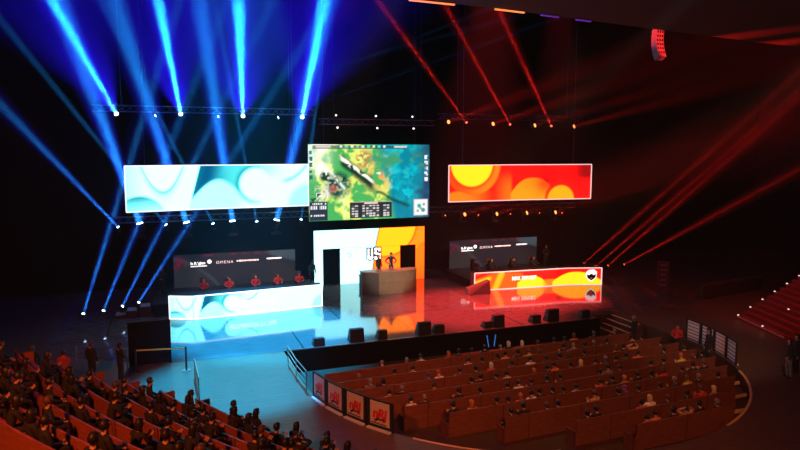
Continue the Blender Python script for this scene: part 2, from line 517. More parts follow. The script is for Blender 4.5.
def pic_sponsor(U, V, A):
    c = np.zeros(U.shape + (3,)) + np.array((.006, .010, .018))
    c = mixc(c, (.011, .012, .019), ss(.2, .9, V) * .7)
    c = mixc(c, (.035, .05, .065), np.exp(-((V - (.9 - .5 * (U - .1) ** 2 - .25 * U)) / .05) ** 2) * (1 - ss(1.2, 2.0, U)) * .8)
    c = mixc(c, (.06, .09, .11), ss(.0, .05, V - (.86 - .3 * (U - A + .6))) * ss(A - .75, A - .6, U) * .8)
    c = mixc(c, (.018, .02, .022), disc(U, V, .25, .35, .42, .05) * .8)
    c = mixc(c, (.12, .005, .03), disc(U, V, .12, .75, .16, .08) * ss(.45, .6, vnoise(U, V, 16, 5)))
    c = mixc(c, (.14, .006, .03), np.exp(-((V - .96) / .025) ** 2) * ss(.5, .65, vnoise(U, V, 9, 8)) * ss(.6, .8, U))
    c = mixc(c, (.014, .016, .016), ss(A - 1.1, A, U) * (1 - ss(.4, .9, V)))
    return c

# ------------------------------------------------------------------ people
def limb_hand(P, E, R, side, wrist, d, sdir, tag_, tips):
    """palm and five fingers growing from the wrist along d; sdir points from little finger to index/thumb side"""
    d = Vector(d).normalized(); s = Vector(sdir); s = (s - d * s.dot(d)).normalized(); n = d.cross(s)
    wv = Vector(P[wrist])
    pm = tag_ + 'palm'; P[pm] = wv + d * .05; R[pm] = (.026, .02); E.append((wrist, pm, 'hand'))
    kn = tag_ + 'knuckle'; P[kn] = wv + d * .085; R[kn] = (.03, .016); E.append((pm, kn, 'hand'))
    for i, (o, L) in enumerate(((.03, .066), (.01, .075), (-.011, .07), (-.031, .055))):
        a, b = tag_ + 'f%da' % i, tag_ + 'f%db' % i
        P[a] = wv + d * (.085 + L * .45) + s * o * 1.05; P[b] = wv + d * (.085 + L * .85) + s * o * 1.1 + n * .025 * (1 if tips else -1)
        R[a] = (.009, .009); R[b] = (.008, .008)
        E.append((kn, a, 'hand')); E.append((a, b, 'hand'))
    a, b = tag_ + 'ta', tag_ + 'tb'
    P[a] = wv + d * .055 + s * .045; P[b] = wv + d * .09 + s * .062
    R[a] = (.011, .011); R[b] = (.009, .009)
    E.append((pm, a, 'hand')); E.append((a, b, 'hand'))

def skeleton(pose):
    P, R, E = {}, {}, []
    def j(n, p, r, par=None, seg=None):
        P[n] = Vector(p); R[n] = r if isinstance(r, tuple) else (r, r)
        if par: E.append((par, n, seg))
    stand = pose in ('stand', 'hips', 'clasp', 'side')
    if stand:
        lean = .0
        zb = .0
        j('pelvis', (0, 0, .94), (.145, .11)); j('spine', (0, .005, 1.1), (.13, .1), 'pelvis', 'torso'); j('chest', (0, 0, 1.3), (.155, .11), 'spine', 'torso')
        j('neck', (0, -.005, 1.46), .06, 'chest', 'torso'); bx, by, bz = 0, 0, 1.46
    else:
        lean = {'lean': .16, 'desk': .14}.get(pose, .03)
        j('pelvis', (0, 0, .53), (.15, .12)); j('spine', (0, lean * .3, .7), (.135, .1), 'pelvis', 'torso'); j('chest', (0, lean * .7, .89), (.155, .11), 'spine', 'torso')
        j('neck', (0, lean, 1.05), .06, 'chest', 'torso'); bx, by, bz = 0, lean, 1.05
    tilt = .05 if pose in ('lean', 'desk') else .015
    j('jaw', (0, by + .02 + tilt, bz + .09), (.062, .07), 'neck', 'head')
    j('head', (0, by + .02 + tilt, bz + .18), (.08, .098), 'jaw', 'head')
    j('crown', (0, by + .012 + tilt, bz + .255), (.058, .07), 'head', 'head')
    j('nose', (0, by + .128 + tilt, bz + .145), (.014, .016), 'head', 'head')
    cz = bz - .05
    for sg, t in ((-1, 'l'), (1, 'r')):
        j('ear' + t, (sg * .088, by + tilt + .01, bz + .15), (.012, .02), 'head', 'head')
        j('sh' + t, (sg * .185, by - .01, cz), .066, 'chest', 'torso')
        if stand:
            if pose == 'stand' or (pose == 'side'): el, wr, d, s = (sg * .235, -.02, cz - .29), (sg * .23, .07, cz - .54), (0, .1, -1), (-sg * .3, 1, 0)
            elif pose == 'hips': el, wr, d, s = (sg * .40, -.07, cz - .24), (sg * .21, .05, cz - .43), (-sg * 1, .3, -.2), (0, .3, 1)
            else: el, wr, d, s = (sg * .26, .03, cz - .28), (sg * .07, .23, cz - .34), (-sg * 1, .15, -.1), (0, .2, 1)
        elif pose == 'sit': el, wr, d, s = (sg * .24, by + .05, cz - .27), (sg * .13, by + .27, cz - .36), (-sg * .2, 1, -.25), (-sg * 1, 0, .2)
        elif pose == 'lean': el, wr, d, s = (sg * .23, by + .12, cz - .25), (sg * .06, by + .33, cz - .2), (-sg * .1, .6, .6), (-sg * 1, 0, .3)
        elif pose == 'desk': el, wr, d, s = (sg * .27, by + .16, cz - .2), (sg * .17, by + .4, cz - .22), (-sg * .15, 1, -.1), (-sg * 1, 0, 0)
        elif pose == 'up': el, wr, d, s = (sg * .36, by + .06, cz + .14), (sg * .15, by - .04, cz + .25), (-sg * 1, -.1, .25), (0, .2, 1)
        else: el, wr, d, s = (sg * .25, by + .05, cz - .26), (sg * .14, by + .26, cz - .35), (0, 1, -.2), (-sg, 0, 0)
        j('el' + t, el, .045, 'sh' + t, 'arm'); j('wr' + t, wr, .029, 'el' + t, 'forearm')
        limb_hand(P, E, R, sg, 'wr' + t, d, s, t, sg > 0)
        if stand:
            k = .05 * sg if pose == 'side' else 0
            j('hip' + t, (sg * .095, 0, .86), .092, 'pelvis', 'hip'); j('kn' + t, (sg * .105, .02 + k, .49), .06, 'hip' + t, 'leg')
            j('an' + t, (sg * .11, -.02 + k, .09), .042, 'kn' + t, 'leg'); j('ft' + t, (sg * .13, .14 + k, .045), (.042, .03), 'an' + t, 'foot')
        else:
            j('hip' + t, (sg * .1, .06, .52), .095, 'pelvis', 'hip'); j('kn' + t, (sg * .13, .44, .53), .065, 'hip' + t, 'leg')
            j('an' + t, (sg * .13, .42, .10), .043, 'kn' + t, 'leg'); j('ft' + t, (sg * .145, .57, .05), (.042, .03), 'an' + t, 'foot')
    return P, R, E, Vector((0, by + .02 + tilt, bz + .18))

def seg_dist(p, a, b):
    ab = b - a; t = max(0, min(1, (p - a).dot(ab) / max(ab.length_squared, 1e-9)))
    return (p - a - ab * t).length

def extract(name, me, faces, inflate, m):
    idx = {}; v = []; f = []
    for fi in faces:
        q = []
        for vi in me.polygons[fi].vertices:
            if vi not in idx:
                idx[vi] = len(v); vt = me.vertices[vi]; v.append(tuple(vt.co + vt.normal * inflate))
            q.append(idx[vi])
        f.append(q)
    o = bpy.data.meshes.new(name); o.from_pydata(v, [], f); o.materials.append(m)
    o.polygons.foreach_set('use_smooth', [True] * len(f))
    return o

PROTO = {}
def person_meshes(pose):
    if pose in PROTO: return PROTO[pose]
    P, R, E, head = skeleton(pose)
    names = list(P); ix = {n: i for i, n in enumerate(names)}
    me = bpy.data.meshes.new('person_skeleton')
    me.from_pydata([tuple(P[n]) for n in names], [(ix[a], ix[b]) for a, b, _ in E], [])
    o = bpy.data.objects.new('person_skeleton', me); COL.objects.link(o)
    sk = o.modifiers.new('skin', 'SKIN'); sk.use_smooth_shade = True; sk.branch_smoothing = .3
    for n, d in zip(names, me.skin_vertices[0].data):
        d.radius = R[n]; d.use_root = (n == 'pelvis')
    sb = o.modifiers.new('subdivision', 'SUBSURF'); sb.levels = 1; sb.render_levels = 1
    dg = bpy.context.evaluated_depsgraph_get()
    body = bpy.data.meshes.new_from_object(o.evaluated_get(dg))
    bpy.data.objects.remove(o)
    body.name = 'person_body'
    body.materials.clear()
    for m in (M_skin, M_shoe, M_eye): body.materials.append(m)
    segs = [(P[a], P[b], s, (R[a][0] + R[b][0]) / 2) for a, b, s in E]
    sh, tr = [], []
    waist = P['pelvis'].z + .05
    for pl in body.polygons:
        c = Vector(pl.center)
        s = min(segs, key=lambda g: seg_dist(c, g[0], g[1]) / (g[3] + .02))[2]
        pl.use_smooth = True
        if s == 'foot': pl.material_index = 1
        if s in ('torso', 'arm', 'forearm'):
            if (c - P['neck']).length < .065 and c.z > P['neck'].z - .01: continue
            (sh if c.z > waist - .05 or s != 'torso' else tr).append(pl.index)
        elif s in ('hip', 'leg'): tr.append(pl.index)
    shirt = extract('person_top', body, sh, .014, TOP['k'])
    trous = extract('person_trousers', body, tr, .011, M_trouser)
    # eyes and mouth on the face
    bm = bmesh.new(); bm.from_mesh(body)
    for sg in (-1, 1):
        q = bmesh.ops.create_uvsphere(bm, u_segments=8, v_segments=5, radius=.013, matrix=Matrix.Translation(head + Vector((sg * .033, .088, .0))))
        for vt in q['verts']:
            for f in vt.link_faces: f.material_index = 2
    q = bmesh.ops.create_cube(bm, size=1, matrix=Matrix.Translation(head + Vector((0, .078, -.085))) @ Matrix.Diagonal((.05, .02, .01, 1)))
    for vt in q['verts']:
        for f in vt.link_faces: f.material_index = 2
    bm.to_mesh(body); bm.free()
    hairs = {}
    for kind in ('short', 'long', 'cap'):
        bm = bmesh.new()
        bmesh.ops.create_uvsphere(bm, u_segments=18, v_segments=12, radius=1)
        kill = []
        for f in bm.faces:
            c = f.calc_center_median()
            if kind == 'short' and ((c.y > .25 and c.z < .38) or c.z < -.55): kill.append(f)
            if kind == 'cap' and c.z < .05: kill.append(f)
            if kind == 'long' and c.y > .3 and c.z < .42: kill.append(f)
        bmesh.ops.delete(bm, geom=kill, context='FACES')
        for vt in bm.verts:
            c = vt.co
            k = 1.06 + .05 * math.sin(c.x * 9 + c.z * 7)
            zz = c.z
            vt.co = Vector((c.x * .098 * k, c.y * .118 * k - .008, zz * .118 * k + .008))
            if kind == 'long' and zz < 0:
                vt.co.z = zz * .33; vt.co.x *= 1 + .25 * -zz; vt.co.y = vt.co.y * .8 - .035
            vt.co += head
        if kind == 'cap':
            for i in range(1):
                vs_ = [bm.verts.new(head + Vector(p)) for p in ((-.07, .09, .035), (.07, .09, .035), (.055, .19, .02), (-.055, .19, .02))]
                bm.faces.new(vs_)
        hm = bpy.data.meshes.new('person_hair'); bm.to_mesh(hm); bm.free()
        hm.materials.append(HAIR['k'])
        hm.polygons.foreach_set('use_smooth', [True] * len(hm.polygons))
        hairs[kind] = hm
    PROTO[pose] = (body, shirt, trous, hairs)
    return PROTO[pose]

def person(pose, loc, rotz, label, group=None, hair='k', top='k', trousers=None, style='short', scale=1.):
    body, shirt, trous, hairs = person_meshes(pose)
    o = bpy.data.objects.new('person', body); COL.objects.link(o)
    o.location = loc; o.rotation_euler = (0, 0, rotz); o.scale = (scale,) * 3
    tag(o, label, 'person', group)
    for nm, me, m in (('shirt', shirt, TOP[top]), ('trousers', trous, trousers or M_trouser), ('cap' if style == 'cap' else 'hair', hairs[style], HAIR[hair])):
        c = bpy.data.objects.new(nm, me); COL.objects.link(c); c.parent = o
        c.material_slots[0].link = 'OBJECT'; c.material_slots[0].material = m
    return o
HN = dict(k='dark', g='grey', w='white', o='ginger', b='brown', l='blond', r='red capped', p='purple capped')
TN = dict(k='dark', w='white', g='grey', o='orange', t='tan', r='red', y='yellow', c='teal', b='blue', p='purple', n='navy')
ORD = ['first', 'second', 'third', 'fourth', 'fifth', 'sixth', 'seventh', 'eighth', 'ninth', 'tenth', 'eleventh', 'twelfth', 'thirteenth', 'fourteenth', 'fifteenth',
       'sixteenth', 'seventeenth', 'eighteenth', 'nineteenth', 'twentieth', 'twenty-first', 'twenty-second', 'twenty-third', 'twenty-fourth']

AUD={
 9:'-6.26gw -4.96gk -4.14kw -2.69oo -2.06kk -1.3kk -0.52kk 0.32gw 0.94wk 1.76wg 2.65bk 3.69kb 4.36kk 5.1bo 6.42gk 7.91gk 8.57kg 9.68kr 10.29by 11.06kw',
 8:'-7.94gk -6.23kk -5.31kw -2.39kw -1.61kk -0.75kk -0.23kt 0.53kk 1.19by 1.71bc 3.29kk 3.81gw 4.52kk 5.11gk 6.11kk 7.69ky 8.33kk 9.55kk',
 7:'-7.8gg -7.28kk -5.12bb -4.6rw -3.44kk -2.71kk -1.85wr -0.69kk 0.33kw 1.25kk 1.97kk 2.57bk 3.43kk 5.46bo 5.98kk 6.51kt 8.35kk 9.12kk',
 6:'-7.56kw -6.93gk -5.48kt -3.68kk -3.16kk -2.41kk -1.89kw -0.44ot 0.28kk 0.81ko 1.58kk 2.16lg 2.99kw 3.71gk 4.23kt 4.95kk 5.71ko 7.27kk 8.62by',
 5:'-7.13kw -6.52gk -4.93kk -4.04kk -2.67kk -2.09kw -1.41kk -0.74kk 0.09kk 2.15kk 2.73kg 3.25kk 5.1kk 5.85kk 7.12oy 7.64br 8.43kk',
 4:'-5.88kk -5.17ot -4.05kk -3.53kk -2.95oo -2.43kw -1.91kk -1.39kk -0.87kk -0.22kw 1.16kr 1.81kk 2.33ot 3.2kk 3.83kk 4.71br 5.61kk 6.41kk 7.09bk',
 3:'-4.2kk -3.57kk -2.61bk -2.09kk -0.17bt 0.87kk 1.39pp 1.91kk 3.06kk 4.07gk 4.59by 5.22gk 6.36kk',
 2:'-1.8kk -1.28kk 0.78kr 1.3lw 2.11bk 3.11kk 4.03br 4.55lg',
 1:'-0.1kt 0.42ko 1.15kk 1.75kt 2.61kk 3.34gk',
}
BEAMS=[
 ('UB',-2.71,47.5,12.51,-0.174,-0.89,0.422),
 ('UB',1.33,47.5,12.58,-0.098,-0.902,0.42),
 ('UB',5.48,47.5,12.52,-0.112,-0.939,0.325),
 ('UB',9.69,47.5,12.52,-0.105,-0.928,0.357),
 ('UT',-0.41,47.4,12.48,0.894,-0.37,0.254),
 ('UT',3.7,47.4,12.48,0.842,-0.414,0.345),
 ('UT',7.86,47.4,12.48,0.875,-0.358,0.326),
 ('LS',0.13,46.8,5.05,-0.554,-0.175,0.814),
 ('LS',3.2,46.8,5,-0.398,-0.228,0.889),
 ('LS',6.18,46.8,5.03,-0.18,-0.222,0.958),
 ('LS',9.34,46.8,5.05,0.088,-0.26,0.962),
 ('LW',-2.89,46.8,5.04,-0.541,-0.386,0.747),
 ('LB',-1.52,46.8,5.05,-0.271,-0.093,0.958),
 ('LB',1.46,46.8,5,-0.257,-0.092,0.962),
 ('LB',4.51,46.8,4.98,-0.12,-0.095,0.988),
 ('LB',7.52,46.8,4.94,0.228,-0.092,0.969),
 ('FB',-4.65,40.7,0.74,0.307,-0.318,0.897),
 ('FB',-3.62,41,0.76,0.365,-0.316,0.876),
 ('FB',-2.64,41.9,0.74,0.417,-0.314,0.853),
 ('FB',-1.76,42.6,0.76,0.49,-0.341,0.802),
 ('UR',22.98,47.5,12.34,-0.685,-0.552,0.476),
 ('UR',26.92,47.5,12.23,-0.659,-0.569,0.492),
 ('UR',30.83,47.5,12.16,-0.659,-0.613,0.436),
 ('UA',21.19,47.4,12.35,0.302,-0.93,0.208),
 ('UA',25.12,47.4,12.25,0.314,-0.926,0.209),
 ('UA',28.98,47.4,12.18,0.44,-0.871,0.22),
 ('UA',32.79,47.4,12.14,0.431,-0.877,0.213),
 ('LA',22.39,46.8,5.05,0.391,-0.867,0.311),
 ('LA',25.26,46.8,4.99,0.429,-0.843,0.325),
 ('LA',28.05,46.8,4.98,0.481,-0.807,0.343),
 ('LA',30.81,46.8,4.94,0.41,-0.852,0.324),
 ('LR',20.77,46.7,5.07,0.101,-0.981,0.167),
 ('LR',23.67,46.7,5.01,0.173,-0.967,0.185),
 ('LR',26.58,46.7,4.99,0.265,-0.942,0.206),
 ('LR',29.32,46.7,4.99,0.404,-0.891,0.206),
 ('LR',31.52,46.7,4.91,0.355,-0.91,0.214),
 ('FR',32.97,45.5,0.66,0.655,-0.306,0.691),
 ('FR',34.19,45.5,0.33,0.579,-0.409,0.705),
 ('FR',35.43,45.5,0.03,0.484,-0.498,0.719),
 ('FR',37.1,45.5,-0.12,0.602,-0.575,0.555),
]

# ------------------------------------------------------------------ the hall
PC = (15.9, 27.5); PR = 10.45; ZF = -1.22
XL, XR, YS = PC[0] - PR, PC[0] + PR, 32.3           # pit side walls and stage front
hole = [(XL, YS)] + [(PC[0] + PR * math.cos(PI + PI * i / 48), PC[1] + PR * math.sin(PI + PI * i / 48)) for i in range(49)] + [(XR, 30.2)]
hole += [(XR, 33.0), (XR - .02, 33.0), (XR - 1.6, 33.0), (XR - 1.6, YS)]
hole = [p for i, p in enumerate(hole) if i == 0 or (Vector(p) - Vector(hole[i - 1])).length > 1e-4]
outer = [(-32, -6), (58, -6), (58, 51), (-32, 51)]
allp = [Vector((x, y, 0)) for x, y in outer] + [Vector((x, y, 0)) for x, y in hole]
tris = geometry.tessellate_polygon([[Vector((x, y, 0)) for x, y in outer], [Vector((x, y, 0)) for x, y in hole]])
me = bpy.data.meshes.new('floor'); me.from_pydata([tuple(p) for p in allp], [], [tuple(t) for t in tris])
bm = bmesh.new(); bm.from_mesh(me); bmesh.ops.recalc_face_normals(bm, faces=bm.faces)
for f in bm.faces:
    if f.normal.z < 0: f.normal_flip()
bm.to_mesh(me); bm.free()
me.materials.append(M_floor)
floor = bpy.data.objects.new('floor', me); COL.objects.link(floor); tag(floor, kind='structure')

b = MB(); b.prism([(-.9, YS + .02), (XR - 1.62, YS + .02), (XR - 1.62, 33.03), (33.5, 33.03), (33.5, 50.9), (-6, 50.9), (-6, 36)], -.001, .009); struct(b, 'floor_stage', M_stage)
b = MB()                                             # side wall of the sunken pit
for p, q in zip(hole, hole[1:] + hole[:1]):
    if abs(p[1] - YS) < .01 and abs(q[1] - YS) < .01: continue
    b.poly([(p[0], p[1], 0), (q[0], q[1], 0), (q[0], q[1], ZF), (p[0], p[1], ZF)])
struct(b, 'wall_pit', M_pit)
b = MB(); b.box(((XL + XR - 1.6) / 2, YS - .03, ZF / 2 - .01), (XR - 1.6 - XL, .05, -ZF - .02))
struct(b, 'wall_stage_front', M_drape)

# sloping pit: nine terraces, rows turned by 2.5 degrees
RA = math.radians(2.5)
def rw(u, v_): return (PC[0] + u * math.cos(RA) - v_ * math.sin(RA), PC[1] + u * math.sin(RA) + v_ * math.cos(RA))
ROW = {i: (v_, .5 - .07 * (i - 1)) for i, v_ in zip(range(1, 10), (-9.47, -8.24, -6.85, -5.55, -4.2, -2.8, -1.45, -.1, 1.4))}
UL = {1: -.85, 2: -2.47, 3: -4.61, 4: -6.32, 5: -7.55, 6: -8.25, 7: -8.7, 8: -9.0, 9: -9.2}
UR = {1: 3.95, 2: 5.45, 3: 7.05, 4: 8.1, 5: 8.85, 6: 9.15, 7: 9.35, 8: 9.45, 9: 8.6}
b = MB()
edges = [-10.6] + [ROW[i][0] - .12 for i in range(2, 10)] + [4.95]
for i in range(1, 10):
    v0, v1 = edges[i - 1], edges[i]; z = ROW[i][1] - 1.05
    pts = []
    for side in (1, -1):
        ks = [v0 + (v1 - v0) * k / 8 for k in range(9)]
        if side < 0: ks = ks[::-1]
        for vv in ks:
            R_ = PR + .02
            u = math.sqrt(max(R_ * R_ - vv * vv, .01)) if vv < 0 else R_
            x, y = rw(side * u, vv)
            pts.append((min(max(x, XL - .02), XR + .02), min(y, YS)))
    clean = [p for k, p in enumerate(pts) if (Vector(p) - Vector(pts[k - 1])).length > .004]
    b.prism(clean, ZF - .1, z)
struct(b, 'floor_pit', M_pit)
# yellow nosings on the rim of the pit and on the aisle steps
def rim(name, a0, a1):
    m = MB(); m.arc(PC, PR - .04, PR + .07, -.04, .012, math.radians(a0), math.radians(a1)); struct(m, name, M_nosing)
rim('trim_1', 221, 243); rim('trim_2', 289.5, 329)
for k, (xa, xb, y) in enumerate(((21.2, 22.3, 19.3), (22.45, 23.6, 20.55), (23.65, 24.55, 21.8))):
    m = MB(); m.box(((xa + xb) / 2, y, -.43), (xb - xa, .1, .12), RA)
    struct(m, 'trim_%d' % (3 + k), M_nosing)
m = MB(); a = rw(-3.9, -8.62); m.box((a[0] + .0, a[1] - .1, -.33), (.85, .08, .04), RA); struct(m, 'trim_6', M_nosing)

# room shell
m = MB(); m.box((13, 51.1, 12), (90, .2, 26)); struct(m, 'wall_back', M_drape)
m = MB(); m.box((-32, 22.5, 12), (.2, 57, 26)); struct(m, 'wall_left', M_drape)
m = MB(); m.box((58, 22.5, 12), (.2, 57, 26)); struct(m, 'wall_right', M_wallred)
m = MB(); m.box((13, 38, 25), (90, 27, .2)); struct(m, 'ceiling_stage', M_drape)
# lower ceiling over the audience, its front edge a wide curve
edge = [(-32, 25.5), (0, 24.2), (9.7, 24.3), (13.9, 24.7), (18.1, 25.4), (24.9, 26.5), (31.2, 27.4), (40, 28.4), (58, 30)]
b = MB()
pts = edge + [(58, -6), (-32, -6)]
b.prism(pts, 16, 16.5)
struct(b, 'ceiling', M_ceil)
b = MB()
for p, q in zip(edge[:-1], edge[1:]):
    b.hexa([(p[0], p[1] + .02, 16.5), (q[0], q[1] + .02, 16.5), (q[0], q[1] + .22, 16.5), (p[0], p[1] + .22, 16.5)], [(p[0], p[1] + .02, 25), (q[0], q[1] + .02, 25), (q[0], q[1] + .22, 25), (p[0], p[1] + .22, 25)])
struct(b, 'wall_fly_front', M_drape)

# curved tiers on the left with benches, climbing towards the camera
TC = (33.5, 39.75)                                   # the tiers curve very gently
AM = math.radians(-151.2)
TR = lambda k: 36.0 + 1.0 * k
TZ = lambda k: .41 * k
A_FAR = lambda k: AM - (2.4 + .9 * k) / TR(k)
A_NEAR = AM + 10.5 / 40
NT = 9
for k in range(NT):
    b = MB()
    b.arc(TC, TR(k) - .85 if k == 0 else TR(k - 1) + .12, TR(k) + .12, -.02, TZ(k) if k else .06, A_FAR(k) - .6 / TR(k), A_NEAR)
    struct(b, 'floor_tier_%d' % (k + 1), M_carpet)
TORD = ['lowest', 'second', 'third', 'fourth', 'fifth', 'sixth', 'seventh', 'eighth', 'topmost']
for k in range(NT):
    z = TZ(k) if k else .06
    am = (A_FAR(k) + A_NEAR) / 2
    t = thing('tier_bench', 'long curved wooden bench, ' + ('lowest' if k == 0 else 'topmost' if k == NT - 1 else TORD[k] + ' one up') + ' on the orange lit left hand tiers', 'bench',
              (TC[0] + TR(k) * math.cos(am), TC[1] + TR(k) * math.sin(am), z), 0, 'curved benches on the tiers')
    b = MB(); b.arc(TC, TR(k) - .03, TR(k) + .03, z + .06, z + .95, A_FAR(k), A_NEAR, tilt=.05); b.build('backrest', M_tierpew, t, world=True)
    b = MB(); b.arc(TC, TR(k) - .5, TR(k) - .04, z + .36, z + .44, A_FAR(k), A_NEAR); b.build('seat', M_cushion, t, world=True)
    b = MB(); b.arc(TC, TR(k) - .44, TR(k) - .1, z, z + .36, A_FAR(k), A_NEAR); b.build('plinth', M_tierpew, t, world=True)
    for a in (A_FAR(k), A_NEAR):
        b = MB(); b.arc(TC, TR(k) - .52, TR(k) + .06, z, z + .8, a - .0007, a + .0007, 1); b.build('end_panel', M_tierpew, t, world=True)

# straight benches in the pit
for i in range(9, 0, -1):
    v_, zt = ROW[i]; z = zt - 1.05
    u0, u1 = UL[i], UR[i]; uc = (u0 + u1) / 2; L = u1 - u0
    x, y = rw(uc, v_)
    n = 10 - i
    lab = 'straight wooden bench in the sunken pit, ' + ('the one nearest the stage' if i == 9 else 'the shortest one, farthest from the stage' if i == 1 else ORD[n - 1] + ' row from the stage')
    t = thing('pit_bench', lab, 'bench', (x, y, z), RA, 'benches in the pit')
    b = MB(); b.hexa([(-L / 2, -.05, .04), (L / 2, -.05, .04), (L / 2, .01, .04), (-L / 2, .01, .04)], [(-L / 2, -.1, 1.05), (L / 2, -.1, 1.05), (L / 2, -.05, 1.05), (-L / 2, -.05, 1.05)]); b.build('backrest', M_pew, t)
    b = MB(); b.box((0, .24, .41), (L - .06, .42, .08)); b.build('seat', M_cushion, t)
    b = MB(); b.box((0, .24, .185), (L - .1, .3, .37)); b.build('plinth', M_pew, t)
    for s in (-1, 1):
        b = MB(); b.box((s * (L / 2 + .02), .2, .3), (.04, .56, .6)); b.build('end_panel', M_pew, t)

# people in the pit
for i in sorted(AUD, reverse=True):
    v_, zt = ROW[i]; z = zt - 1.05
    ents = []
    for wd in AUD[i].split():
        u = float(wd[:-2])
        if UL[i] + .3 < u < UR[i] - .3: ents.append((u, wd[-2], wd[-1]))
    n = 10 - i
    rown = 'bench nearest the stage' if i == 9 else 'last short bench' if i == 1 else ORD[n - 1] + ' bench from the stage'
    for q, (u, h, tp) in enumerate(ents):
        x, y = rw(u, v_ + .16)
        pose = ('sit', 'lean', 'sit', 'sit', 'lean', 'lean', 'sit')[int(abs(u) * 37 + i * 3) % 7]
        if tp == 't' and h == 'k' and q % 2: pose = 'up'
        style = 'cap' if h in 'rp' else 'long' if h in 'lw' or (h in 'bo' and q % 2) else 'short'
        person(pose, (x, y, z - .01), RA + rnd.uniform(-.25, .25), 'seated person, %s hair, %s top, %s from left on %s' % (HN[h], TN[tp], ORD[q], rown) if style != 'cap'
               else 'seated person in %s cap, %s top, %s from left on %s' % ('red' if h == 'r' else 'purple', TN[tp], ORD[q], rown),
               'spectators on the pit benches', h, tp, M_trouser if q % 3 else M_jean, style, rnd.uniform(.91, .99))
# two glowing sticks held up in the front pit row
for q, (u, dx) in enumerate(((-.02, -.12), (.3, .08))):
    x, y = rw(u - .1, ROW[9][0] + .62)
    b = MB(); b.tube((0, 0, 0), (dx, 0, .62), .022, 8)
    o = b.build('glow_stick', M_blue_stick); o.location = (x, y, -.05)
    tag(o, ('left' if q == 0 else 'right') + ' one of two blue glow sticks raised in the front pit row', 'glow stick', 'blue glow sticks')

# people on the tiers, mostly dark against the benches
NAMES = ORD
for k in range(NT):
    a0, a1 = A_FAR(k) + .5 / TR(k), A_NEAR - .4 / TR(k)
    r = TR(k) - .26
    a = a0; q = 0
    z = TZ(k) if k else .06
    while a < a1:
        a += (.6 + rnd.random() * (2.1 if k else 1.6)) / r
        if a > a1: break
        h = rnd.choice('kkkkkbkk'); tp = rnd.choice('kkkkknkkkkk')
        pose = rnd.choice(['sit', 'sit', 'lean', 'lean', 'up'] if rnd.random() < .25 else ['sit', 'lean'])
        st = rnd.choice(['short', 'short', 'long'])
        person(pose, (TC[0] + r * math.cos(a), TC[1] + r * math.sin(a), z - .01), a + PI / 2 + rnd.uniform(-.3, .3),
               'seated person, %s hair, %s top, %s from stage end on %s tier bench' % (HN[h], TN[tp], ORD[min(q, 23)], 'lowest' if k == 0 else 'topmost' if k == NT - 1 else TORD[k]),
               'spectators on the tier benches', h, tp, M_trouser, st, rnd.uniform(.97, 1.06))
        q += 1

# ------------------------------------------------------------------ screens
def hang_wires(t, xs, y, z0, z1=24.85):
    for x in xs:
        b = MB(); b.tube((x, y, z0), (x, y, z1), .02, 5); b.build('hoist_chain', M_metal, t, world=True)

def screen(name, label, path, z0, z1, func, ny, frame=None, step=.08, wires=True, depth=.16, group=None):
    t = thing(name, label, 'screen', ((path[0][0] + path[-1][0]) / 2, path[0][1], z0), 0, group)
    led_sheet('led_panel', path, z0, z1, ny, func, t, .012, step)
    b = MB()
    for p, q in zip(path[:-1], path[1:]):
        b.hexa([(p[0], p[1], z0 - .03), (q[0], q[1], z0 - .03), (q[0], q[1] + depth, z0 - .03), (p[0], p[1] + depth, z0 - .03)],
               [(p[0], p[1], z1 + .03), (q[0], q[1], z1 + .03), (q[0], q[1] + depth, z1 + .03), (p[0], p[1] + depth, z1 + .03)])
    b.build('housing', M_black, t, world=True)
    if frame:
        b = MB(); w_ = .07
        for p, q in zip(path[:-1], path[1:]):
            for (a, c) in ((z0 - w_ / 2, z0 + w_ / 2), (z1 - w_ / 2, z1 + w_ / 2)):
                b.hexa([(p[0], p[1] - .04, a), (q[0], q[1] - .04, a), (q[0], q[1], a), (p[0], p[1], a)], [(p[0], p[1] - .04, c), (q[0], q[1] - .04, c), (q[0], q[1], c), (p[0], p[1], c)])
        for p in (path[0], path[-1]):
            b.box((p[0], p[1] - .025, (z0 + z1) / 2), (w_, .05, z1 - z0))
        b.build('frame', frame, t, world=True)
    if wires:
        hang_wires(t, (path[0][0] + 1.2, path[-1][0] - 1.2), path[0][1] + .1, z1)
    return t

screen('led_banner', 'long hanging screen with white and teal swirls, above the white team desk', [(-2.25, 44.2), (2.6, 45.0), (9.6, 45.3)], 6.3, 9.2, pic_cyan, 40, MATS['lit_text_white'])
screen('led_banner', 'long hanging screen with red, orange and yellow blobs, above the red team desk', [(20.3, 45.0), (26.4, 45.0), (32.6, 44.3)], 6.28, 9.05, pic_fire, 40, M_frame_lit)
screen('game_screen', 'big central hanging screen showing a green and blue game map', [(10.2, 48.0), (19.95, 48.0)], 4.87, 10.62, pic_game, 130, None, .05)

